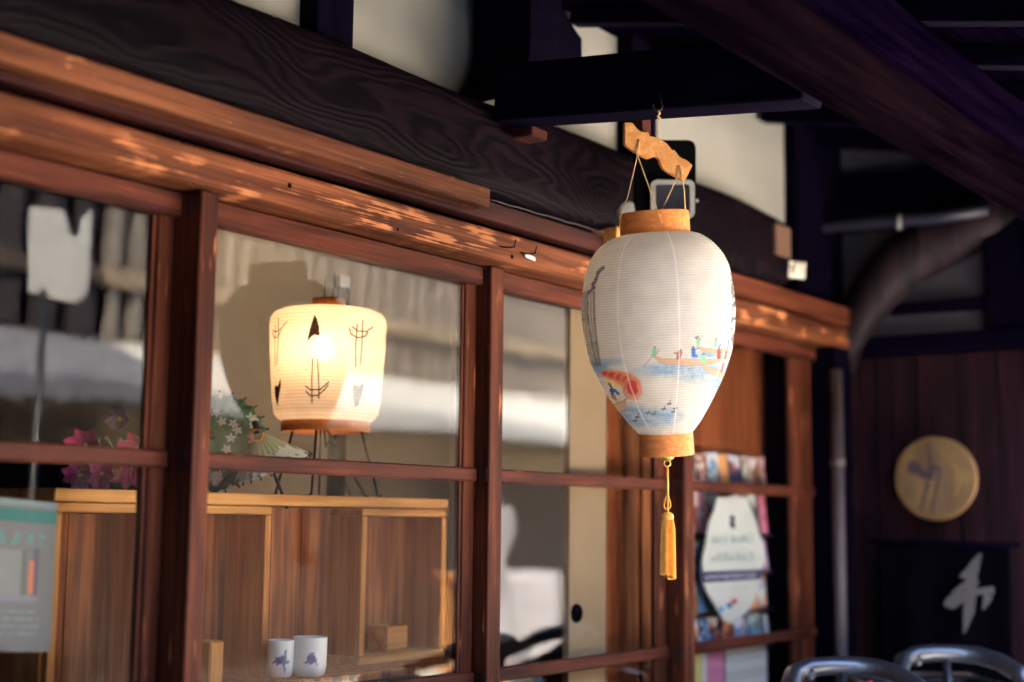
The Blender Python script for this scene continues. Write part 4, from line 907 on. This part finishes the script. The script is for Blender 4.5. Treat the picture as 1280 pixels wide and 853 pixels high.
def glyphs(x0, x1, yc0, yc1, h, n, m, wd, seed, Y=SY-.0008):
    """two lines of small brush-like characters joined into one print"""
    r = random.Random(seed); vs, fs = [], []
    for i in range(n):
        gx = x0+(x1-x0)*i/n; gy = yc0+(yc1-yc0)*i/n; gw = (x1-x0)/n*.78
        S_ = [((0, -.35), (1, -.35)), ((.5, -.5), (.5, .5)), ((0, .1), (1, .05)), ((.2, .5), (.85, .45)), ((.1, -.1), (.0, .5)), ((.9, -.2), (1, .4))]
        for (p, q) in r.sample(S_, 4):
            a = np.array([gx+p[0]*gw, gy+p[1]*h]); b = np.array([gx+q[0]*gw, gy+q[1]*h]); d = b-a; d /= np.hypot(*d); nn = np.array([-d[1], d[0]])*wd/2
            base = len(vs)
            for YY in (Y, Y+.0007):
                for c_ in (a+nn, b+nn, b-nn, a-nn): vs.append(onY(c_[0], c_[1], YY))
            fs += [(base+0, base+1, base+2, base+3), (base+4, base+7, base+6, base+5), (base, base+4, base+5, base+1), (base+1, base+5, base+6, base+2), (base+2, base+6, base+7, base+3), (base+3, base+7, base+4, base)]
    return mesh('lettering', vs, fs, m, sg)
glyphs(890, 942, 674, 672, 11, 7, teal, 1.3, 3); glyphs(888, 943, 697, 695, 11, 7, teal, 1.3, 5)
glyphs(882, 946, 721.5, 718.5, 5, 12, plain('pale_print', (190, 184, 200), .6), .9, 9, Y=SY-.0035); glyphs(890, 938, 737, 735, 4, 10, plain('grey_print', (180, 180, 176), .6), .7, 8)
prism('emblem', [Vector(tx(x, y)) for x, y in ((915, 644), (919, 647), (918, 654), (920, 660), (915, 661), (912, 655), (914, 650), (912, 646))], Vector((0, .0008, 0)), inkm, sg)
for px, py, c_ in ((912, 757, (70, 110, 170)), (918, 752, (190, 80, 60)), (902, 762, (110, 160, 200))):
    prism('emblem', [Vector(tx(px+4*math.cos(a), py+4*math.sin(a))) for a in np.linspace(0, 6.28, 8, endpoint=False)], Vector((0, .0008, 0)), plain('spot_print', c_, .6), sg)

# ------------------------------------------------------------------ neighbour house: return wall at the right
XW = 4.52
nb = thing('neighbour_house', (XW, -0.6, 0), 'dark board wall of the neighbouring house with curved brace, at the right', 'house')
def wz(px, py): p = onX(px, py, XW); return p[1], p[2]
box('wall_core', XW+.05, XW+.15, -1.04, 0.02, 0.0, 4.6, M['dark_z'], nb, bev=0)
zbm = 1.90
pm_ = wood('dark_red_plank', (16, 4, 12), (44, 14, 24), 'Z', rough=.7, fibre=.2, spec=.15)
yy = 0.0; i = 0
while yy > -.80:
    wd = random.uniform(.055, .075); box('plank', XW+.02+.004*(i % 2), XW+.048, yy-wd+.003, yy, 0.12, zbm, pm_, nb, bev=.002); yy -= wd; i += 1
box('wall_rail', XW-.03, XW+.03, -.829, 0.0, 1.905, 1.965, M['dark_y'], nb, bev=.004)
# plaster fields between timbers above the rail
for P in (((1041, 318), (1041, 412), (1110, 318)), ((1140, 445), (1235, 425), (1235, 408), (1160, 418)), ((1150, 400), (1180, 365), (1240, 350), (1235, 392)), ((1040, 228), (1040, 260), (1160, 262), (1150, 232))):
    pass
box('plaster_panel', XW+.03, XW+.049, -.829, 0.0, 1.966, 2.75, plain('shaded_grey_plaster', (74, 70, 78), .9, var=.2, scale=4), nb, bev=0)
box('wall_rail', XW-.01, XW+.03, -.829, -.0, 2.33, 2.52, M['dark_y'], nb)
box('wall_rail', XW-.012, XW+.03, -.62, -.20, 2.035, 2.075, M['dark_y'], nb)
box('wall_post', XW-.02, XW+.03, -.72, -.52, 1.97, 3.2, M['dark_z'], nb); box('wall_post', XW-.04, XW+.049, -1.04, -.83, 0.1, 3.2, M['dark_z'], nb)
brk = [(1050, 462), (1060, 430), (1076, 395), (1098, 362), (1126, 332), (1165, 305), (1215, 282), (1270, 268)]
tube('curved_brace', [onX(x, y, XW-.03+.025*max(0, k-3)) for k, (x, y) in enumerate(brk)], [.045, .055, .068, .08, .092, .10, .10, .10], wood('weathered_log', (16, 9, 16), (52, 36, 42), 'Z', s=.6, spec=.15), nb, n=14)
box('wall_top', XW+.0, XW+.049, -1.04, .0, 3.21, 4.6, M['dark_y'], nb, bev=0)
# pipe running along the wall plate and the downpipe
gp = thing('gutter_pipe', Vector(onX(1015, 285, XW-.1)), 'grey horizontal pipe bending round under the neighbour eave', 'pipe')
tube('pipe_run', [onX(1012, 300, XW-.10), onX(1022, 287, XW-.12), onX(1040, 282, XW-.12), onX(1100, 277, XW-.12), onX(1170, 272, XW-.11), onX(1235, 262, XW-.09)], .022, plain('dark_slate_pipe', (30, 28, 44), .5), gp, n=12)
tube('pipe_clamp', [onX(1124, 268, XW-.155), onX(1124, 287, XW-.155)], .006, M['bezel'], gp, n=8)
dp_ = thing('downpipe', Vector(onX(1045, 600, 4.27))-Vector((0, 0, 1.3)), 'dull grey downpipe in the corner between both houses', 'downpipe')
p1, p2 = onX(1045, 462, 4.27), onX(1046, 853, 4.27); p2 = np.array([p1[0], p1[1], .12])
tube('pipe_length', [p1, p2], .020, M['pipe'], dp_, n=16); tube('pipe_collar', [p1+np.array([0, 0, -.28]), p1+np.array([0, 0, -.31])], .024, M['pipe'], dp_, n=16)
# round gilded sign with a painted bird
sc_, = [onX(1170, 598, XW-.06)]
rs = .130
sgn = thing('round_sign', Vector(sc_), 'round golden wooden sign with a dark painted bird on the plank wall', 'sign')
def disc():
    nr, nth = 60, 160; vs = []; U = []
    for i in range(nr):
        r = rs*i/(nr-1)
        for k in range(nth):
            a = 2*math.pi*k/nth; vs.append((sc_[0]-.012+(.004*(i/(nr-1))**6), sc_[1]-r*math.cos(a), sc_[2]+r*math.sin(a))); U.append((r/rs*math.cos(a), r/rs*math.sin(a)))
    fs = [(i*nth+k, (i+1)*nth+k, (i+1)*nth+(k+1) % nth, i*nth+(k+1) % nth) for i in range(nr-1) for k in range(nth)]
    o = mesh('sign_face', vs, fs, M['gold'], sgn, True); U = np.array(U); X, Y = U[:, 0], U[:, 1]
    C = np.tile(np.array([96, 76, 50])/255., (len(X), 1)); mixc(C, (166, 128, 74), vnoise(X*3+5, Y*3+5, 1, 6)*.5)
    mixc(C, (120, 84, 52), (np.abs(np.hypot(X, Y)-.93) < .02)*.5)
    ink = (58, 44, 58)
    mixc(C, ink, (np.hypot(X+.52, (Y-.26)*1.0) < .17)*.9); strokes(C, X, Y, [(-.42, .25), (-.30, .1), (-.1, .05)], .16, ink, .1)
    strokes(C, X, Y, [(-.15, .85), (-.1, .5), (-.12, .2), (-.2, -.2), (-.35, -.75)], .07, ink, .1); strokes(C, X, Y, [(-.05, .1), (.0, .28), (.12, .2), (.05, -.2), (-.1, -.8)], .07, ink, .08)
    strokes(C, X, Y, [(.05, -.6), (.2, -.1), (.32, .3), (.42, .2), (.35, -.2), (.2, -.75)], .06, (110, 80, 66), .08); strokes(C, X, Y, [(.1, .75), (.3, .5), (.55, .55)], .04, (130, 98, 70), .08); strokes(C, X, Y, [(.5, -.4), (.62, 0), (.5, .3)], .05, (140, 108, 70), .1)
    setcol(o, C)
disc()
lathe('sign_rim', [(rs-.001, 0.0), (rs+.002, .002), (rs+.002, .016), (0, .016)], (sc_[0]-.010, sc_[1], sc_[2]), M['gold'], sgn, 96, (1, 0, 0))
setcol(sgn.children[-1], np.tile(np.array([150, 112, 66])/255., (len(sgn.children[-1].data.vertices), 1)))
# black curtain with a white brushed character
XC = XW-.10
nr_ = thing('noren_curtain', Vector(onX(1170, 690, XC)), 'black shop curtain with one white brushed character at the lower right', 'curtain')
y0_, z1_ = onX(1098, 678, XC)[1], onX(1098, 678, XC)[2]; y1_ = onX(1262, 678, XC)[1]
def cloth():
    nu, nv = 40, 30; vs = []
    for j in range(nv):
        for i in range(nu):
            s = i/(nu-1); t = j/(nv-1); vs.append((XC+.008*math.sin(s*17+.6*math.sin(t*3))*(.3+t), y0_+(y1_-y0_)*s, z1_-(z1_-.45)*t))
    fs = [(j*nu+i, (j+1)*nu+i, (j+1)*nu+i+1, j*nu+i+1) for j in range(nv-1) for i in range(nu-1)]
    o = mesh('cloth', vs, fs, M['black_cloth'], nr_, True); sm = o.modifiers.new('t', 'SOLIDIFY'); sm.thickness = .002
    return o
cloth(); tube('rod', [(XC, y0_+.03, z1_), (XC, y1_-.03, z1_)], .008, M['dark_y'], nr_, n=10)
wp_ = plain('white_brush_print', (90, 85, 84), .85)
def brush(pts, m, w_, nm='character'):
    """a painted stroke: flat ribbon just proud of the cloth"""
    vs, fs = [], []
    P = [np.array(p, float) for p in pts]
    brush.k = getattr(brush, 'k', 0)+1
    for i, p in enumerate(P):
        d = P[min(i+1, len(P)-1)]-P[max(i-1, 0)]; d /= np.hypot(*d); nn = np.array([-d[1], d[0]])*w_[i]/2
        for XX in (XC-.016-.0009*brush.k, XC-.0145-.0009*brush.k):
            vs.append(onX(*(p+nn), XX)); vs.append(onX(*(p-nn), XX))
    for i in range(len(P)-1):
        b = i*4; c = b+4
        fs += [(b, b+1, c+1, c), (b+2, c+2, c+3, b+3), (b, c, c+2, b+2), (b+1, b+3, c+3, c+1)]
    fs += [(0, 2, 3, 1), (len(vs)-4, len(vs)-3, len(vs)-1, len(vs)-2)]
    return vs, fs
AV, AF = [], []
for pts, w_ in (([(1226, 692), (1219, 705), (1214, 716), (1214, 740), (1211, 765), (1205, 792)], [3, 12, 16, 13, 14, 2]), ([(1224, 712), (1210, 716), (1200, 722)], [3, 10, 4]), ([(1180, 756), (1188, 754), (1202, 746), (1220, 740), (1243, 738)], [4, 17, 15, 8, 10]), ([(1190, 742), (1206, 732), (1224, 728)], [3, 9, 3]), ([(1236, 744), (1233, 752), (1229, 762)], [12, 9, 2])):
    v, f = brush(pts, wp_, w_); k = len(AV); AV += v; AF += [tuple(q+k for q in ff) for ff in f]
mesh('character', AV, AF, wp_, nr_)
# white paper charm on the beam end
ch = onY(995, 333, -.105)
o = sheet('paper_charm', onY(986, 347, -.104), onY(1006, 349, -.104)-onY(986, 347, -.104), (0, -.004, .05), 16, 16, lambda s, t: np.where(((vnoise(s*9, t*3, 1, 31) > .62) & (t > .2))[:, None], np.array([[.5, .46, .42]]), np.array([[.86, .84, .76]])), M['print'], None, .001)
tag(o, 'small torn white paper charm stuck at the right end of the beam', 'paper')
o = box('tan_plate', onY(966, 290, -.1)[0], onY(984, 290, -.1)[0], -.112, -.099, onY(975, 320, -.1)[2], onY(975, 283, -.1)[2], plain('weathered_tan_wood', (104, 74, 56), .7), None); tag(o, 'small tan wooden plate on the beam beside the dark corner post', 'plate')

# ------------------------------------------------------------------ bicycles at the right
def bicycle(c, ang, lab, col, py_=0):
    c = Vector(c); hd = Vector((math.cos(ang), math.sin(ang), 0)); s = Vector((-hd.y, hd.x, 0))     # hd: forward, s: across
    o = thing('bicycle', (c.x, c.y, .0), lab, 'bicycle', 'city bicycles parked beside the shop')
    z = lambda f, u, h: c+hd*f+s*u+Vector((0, 0, h))
    fr = plain('bicycle_enamel', col, .3, coat=.5)
    for f in (0.10, -0.98):
        w_ = tube('wheel', [z(f+.33*math.cos(a), 0, .35+.33*math.sin(a)) for a in np.linspace(0, 2*math.pi, 40, endpoint=False)], .018, M['black'], o, n=8, closed=True)
        tube('rim', [z(f+.305*math.cos(a), 0, .35+.305*math.sin(a)) for a in np.linspace(0, 2*math.pi, 40, endpoint=False)], .008, M['chrome'], w_, n=6, closed=True)
        for k in range(12):
            a = k*math.pi/6; tube('spoke', [z(f, 0, .35), z(f+.30*math.cos(a), 0, .35+.30*math.sin(a))], .0014, M['chrome'], w_, n=4)
        tube('mudguard', [z(f+.37*math.cos(a), 0, .35+.37*math.sin(a)) for a in np.linspace(.4, 2.8, 14)], .014, M['bezel'], o, n=8)
    tube('frame', [z(.10, 0, .35), z(-.02, 0, .62), z(-.06, 0, .82)], .014, fr, o, n=10)
    tube('frame', [z(-.03, 0, .66), z(-.25, 0, .42), z(-.48, 0, .34)], .017, fr, o, n=10); tube('frame', [z(-.48, 0, .34), z(-.62, 0, .80)], .014, fr, o, n=10)
    tube('frame', [z(-.48, 0, .32), z(-.98, 0, .35)], .010, fr, o, n=8); tube('frame', [z(-.58, 0, .66), z(-.98, 0, .35)], .008, fr, o, n=8)
    tube('stem', [z(-.06, 0, .80), z(-.015, 0, .985)], .012, M['black'], o, n=10)
    hb_ = tube('handlebar', [z(-.17, -.165, .935), z(-.13, -.155, .962), z(-.06, -.13, .984), z(-.02, -.085, .996), z(-.01, -.03, 1.0), z(-.01, .03, 1.0), z(-.02, .085, .996), z(-.06, .13, .984), z(-.13, .155, .962), z(-.17, .165, .935)], .023, M['bar'], o, n=12)
    for sg_ in (-1, 1):
        tube('grip', [z(-.17, .165*sg_, .937), z(-.27, .18*sg_, .905)], .018, M['black'], o, n=10); tube('brake_lever', [z(-.11, .16*sg_, .955), z(-.20, .18*sg_, .92)], .006, M['black'], o, n=6)
    sd_ = lathe('saddle', [(0, .05), (.06, .048), (.10, .035), (.115, .01), (.10, 0), (0, 0)], z(-.64, 0, .83), M['black'], o, 28, (0, 0, 1))
    tube('seat_post', [z(-.615, 0, .78), z(-.635, 0, .84)], .012, M['chrome'], o, n=8)
    # front basket with a cover
    bk = thing_child(o)
    fa = .10
    B = [(fa+.0, -.17, .70), (fa+.30, -.15, .70), (fa+.30, .15, .70), (fa+.0, .17, .70)]; T = [(fa-.04, -.20, .90), (fa+.30, -.19, .90), (fa+.30, .19, .90), (fa-.04, .20, .90)]
    vs = [z(*q) for q in B+T]; mesh('basket', vs, [(3, 2, 1, 0), (0, 1, 5, 4), (1, 2, 6, 5), (2, 3, 7, 6), (3, 0, 4, 7)], M['black'], o)
    tube('basket_rim', [z(*q) for q in T], .008, M['chrome'], o, n=8, closed=True)
    tube('bell', [z(-.045, .09, .98), z(-.055, .09, .985)], .016, M['black'], o, n=12)
    if py_ == 1: rf = tube('reflector', [z(-.04, -.06, .955), z(-.05, -.06, .955)], .014, plain('red_reflector', (220, 30, 50), .3), o, n=12)
    return o
def thing_child(o): return None
def place_bike(px, py, ang, lab, col, D, off):
    p = at(px, py, D); return bicycle((p[0], p[1], 0), ang, lab, col, off)
place_bike(1050, 828, math.radians(38), 'dark city bicycle with steel handlebar, nearer the shop window', (40, 40, 60), 3.52, 1)
place_bike(1180, 808, math.radians(36), 'dark city bicycle with steel handlebar, under the black curtain', (50, 36, 44), 3.90, 0)

# ------------------------------------------------------------------ left side: unseen screen, fence and blind added to darken the shop front
o = thing('shade_screen', (.6, -.9, 0), 'dark board screen added out of view to shade the left door', 'screen')
A_, B_ = Vector((1.10, -.12, 0)), Vector((.10, -1.66, 0)); d_ = (B_-A_)/17
for k in range(17): beam('plank', A_+d_*(k+.5)+Vector((0, 0, .06)), A_+d_*(k+.5)+Vector((0, 0, 2.38)), .102, .022, M['dark_z'], o, bev=.002, up=Vector((0, 0, 1)).cross(d_).normalized())
nn_ = Vector((0, 0, 1)).cross(d_).normalized()
for z_ in (.4, 1.9): beam('rail', A_+Vector((0, 0, z_))-nn_*.03, B_+Vector((0, 0, z_))-nn_*.03, .03, .06, M['dark_z'], o, bev=.002)

gf = thing('shade_fence', (2.0, -.52, 0), 'low dark board fence added below view to shade the lower doors', 'fence')  # solid boards added to stop street bounce reaching the lower doors
for k in range(24): box('plank', .62+k*.102, .62+k*.102+.098, -.53, -.51, .0, .90, M['dark_z'], gf, bev=.002)
for z_ in (.2, .8): box('rail', .62, 3.07, -.508, -.48, z_, z_+.05, M['dark'], gf, bev=.002)
bl_ = thing('shade_blind', (-.4, -1.30, 2.0), 'dark reed blind added out of view to shade the left end', 'blind')  # unseen blind added to cut light coming from the left
for k in range(40): tube('reed', [(-1.3, -1.30+.002*(k % 2), 2.02-k*.030), (.36, -1.30+.002*(k % 2), 2.02-k*.030)], .013, M['dark'], bl_, n=6)
for x in (-1.0, -.4, .2): tube('blind_cord', [(x, -1.318, 2.05), (x, -1.318, .84)], .004, M['string'], bl_, n=6)

# ------------------------------------------------------------------ across the street (seen in the glass)
OY = -6.3
def opposite(X0, X1, label, m_wall, m_slat, m_beam, m_tile, m_kick, step, wd):
    op = thing('opposite_house', ((X0+X1)/2, -6.3, 0), label, 'house', None)
    box('wall', X0, X1, OY-.4, OY, 0, 2.6, m_wall, op, bev=0)
    k = 0; x = X0+.02
    while x < X1-.26:
        box('kick_board', x, x+.25, OY+.002, OY+.03, .02, 1.72, m_kick, op, bev=.004); x += .26; k += 1
    box('upper_wall', X0, X1, OY-.5, OY-.1, 2.6, 4.6, M['black_cloth'], op, bev=0)
    for zlo, zhi in ((2.62, 2.98), (3.12, 3.75)):
        x = X0+.05
        while x < X1-.2:
            box('slat', x, x+wd, OY-.099, OY-.04, zlo, zhi, m_slat, op, bev=0); x += step
    box('beam', X0, X1, OY-.12, OY-.01, 2.99, 3.11, m_beam, op, bev=.01)
    box('beam', X0, X1, OY-.14, OY+.02, 3.76, 3.95, m_beam, op, bev=.01)
    box('upper_eave', X0, X1, OY-.5, OY+.06, 4.55, 4.7, M['opp_dark'], op, bev=.02)
    xs = np.arange(X0, X1+.02, .0425); prof = [(OY-.1, 2.60), (OY+.08, 2.52), (OY+.081, 2.535), (OY+.30, 2.42), (OY+.301, 2.435), (OY+.53, 2.31), (OY+.531, 2.325), (OY+.76, 2.19), (OY+.76, 2.10)]
    vs, fs = [], []; n = len(prof)
    for x in xs:
        bmp = .035*abs(math.sin(math.pi*((x/.17) % 1)))
        for jx, (y, z) in enumerate(prof): vs.append((x, y, z+bmp*(1 if jx < n-1 else -1.2)))
    for a_ in range(len(xs)-1):
        for jx in range(n-1): fs.append((a_*n+jx, a_*n+jx+1, (a_+1)*n+jx+1, (a_+1)*n+jx))
    mesh('tiled_eave', vs, fs, m_tile, op, False)
    box('eave_soffit', X0, X1, OY, OY+.73, 2.05, 2.10, M['opp_dark'], op, bev=0)
    x = X0+1.2 if X1 < 10 else 13.2
    while x < X1-1.6:
        f = box('window', x, x+1.3, OY+.031, OY+.06, 0.8, 1.7, m_kick, op, bev=.004); box('window_pane', x+.06, x+1.24, OY+.056, OY+.064, .86, 1.64, M['black_cloth'], f, bev=0); x += 3.9
opposite(6.4, 20.0, 'cream house across the street with pale slats above a bright tiled eave', M['opp_wall'], M['opp_slat'], M['opp_wall'], M['tile'], M['opp_dark'], .22, .10)
opposite(-5.0, 6.38, 'darkened house across the street with a dull grey tiled eave', M['opp_dark'], plain('dark_slat', (58, 48, 50), .7), M['opp_dark'], plain('dull_grey_tile', (112, 112, 120), .5, scale=12, var=.2), M['black_cloth'], .30, .16)  # walls, slats and tiles coloured dark to dim the far left reflection
# white things on the street that the middle pane mirrors
a = onY(634, 780, 3.4); b_ = onY(700, 780, 3.4); zt_ = onY(660, 718, 3.4)[2]
tbx = thing('cloth_covered_stall', ((a[0]+b_[0])/2, -3.4, 0), 'stall table under a white cloth mirrored in the middle window', 'stall')
box('table_top', a[0], b_[0], -3.95, -3.4, zt_-.03, zt_-.004, M['cab'], tbx)
def pleat():
    vs, fs = [], []; n = 120; x0, x1 = a[0], b_[0]
    for i in range(n+1):
        x = x0+(x1-x0)*i/n; w_ = .012*math.sin(i*1.3)
        vs += [(x, -3.95, zt_), (x, -3.39, zt_), (x, -3.385+w_, zt_-.02), (x, -3.37+w_*1.6, .08)]
    for i in range(n):
        for j in range(3): fs.append((i*4+j, i*4+j+1, i*4+j+5, i*4+j+4))
    o = mesh('cloth', vs, fs, M['white_cloth'], tbx, True)
pleat()
for sx in (a[0]+.05, b_[0]-.05):
    for sy in (-3.9, -3.45): box('leg', sx-.02, sx+.02, sy-.02, sy+.02, 0, zt_-.031, M['cab_z'], tbx)
# white banner on a pole
a = onY(627, 700, 3.0); b_ = onY(645, 700, 3.0)
bn = thing('street_banner', (a[0], -3.0, 0), 'narrow white banner on a pole mirrored beside the middle door post', 'banner')
tube('banner_pole', [(a[0]-.02, -3.0, 0), (a[0]-.02, -3.0, 1.5)], .012, M['bezel'], bn, n=8)
def bannerc():
    vs, fs = [], []; nv = 30
    for j in range(nv):
        t = j/(nv-1); z = 1.42-t*.75; w_ = (b_[0]-a[0])*(.7+.3*math.sin(t*9+1))
        for i in range(8): s = i/7; vs.append((a[0]+w_*s, -3.0+.02*math.sin(s*6+t*4), z))
    fs = [(j*8+i, j*8+i+1, (j+1)*8+i+1, (j+1)*8+i) for j in range(nv-1) for i in range(7)]
    o = mesh('cloth', vs, fs, M['white_cloth'], bn, True); o.modifiers.new('t', 'SOLIDIFY').thickness = .002
bannerc()
# white hanging sign mirrored in the far left pane, with the dark bracket that cuts into its top
YS = 2.0
P = [(44, 258), (84, 262), (92, 290), (100, 296), (108, 272), (124, 262), (119, 330), (114, 362), (104, 376), (82, 374), (44, 364), (42, 330)]
vsn = []; YD = float(np.dot(onY(84, 315, YS)-CAM, FW))
for x, y in P:
    q = at(x, y, YD); vsn.append(Vector((q[0], -q[1], q[2])))
ws = thing('standing_shop_sign', vsn[0], 'white sign board on a pole mirrored in the far left pane', 'sign')
o = prism('sign_board', vsn, Vector((FW[0], -FW[1], 0))*.008, M['lantern'], ws); setcol(o, np.full((len(o.data.vertices), 3), .93))
pq = vsn[9]*.5+vsn[10]*.5
tube('sign_pole', [(pq.x, pq.y, .0), (pq.x, pq.y, pq.z+.02)], .012, M['black'], ws, n=10); tube('pole_foot', [(pq.x, pq.y, .001), (pq.x, pq.y, .03)], .14, M['black'], ws, n=20)
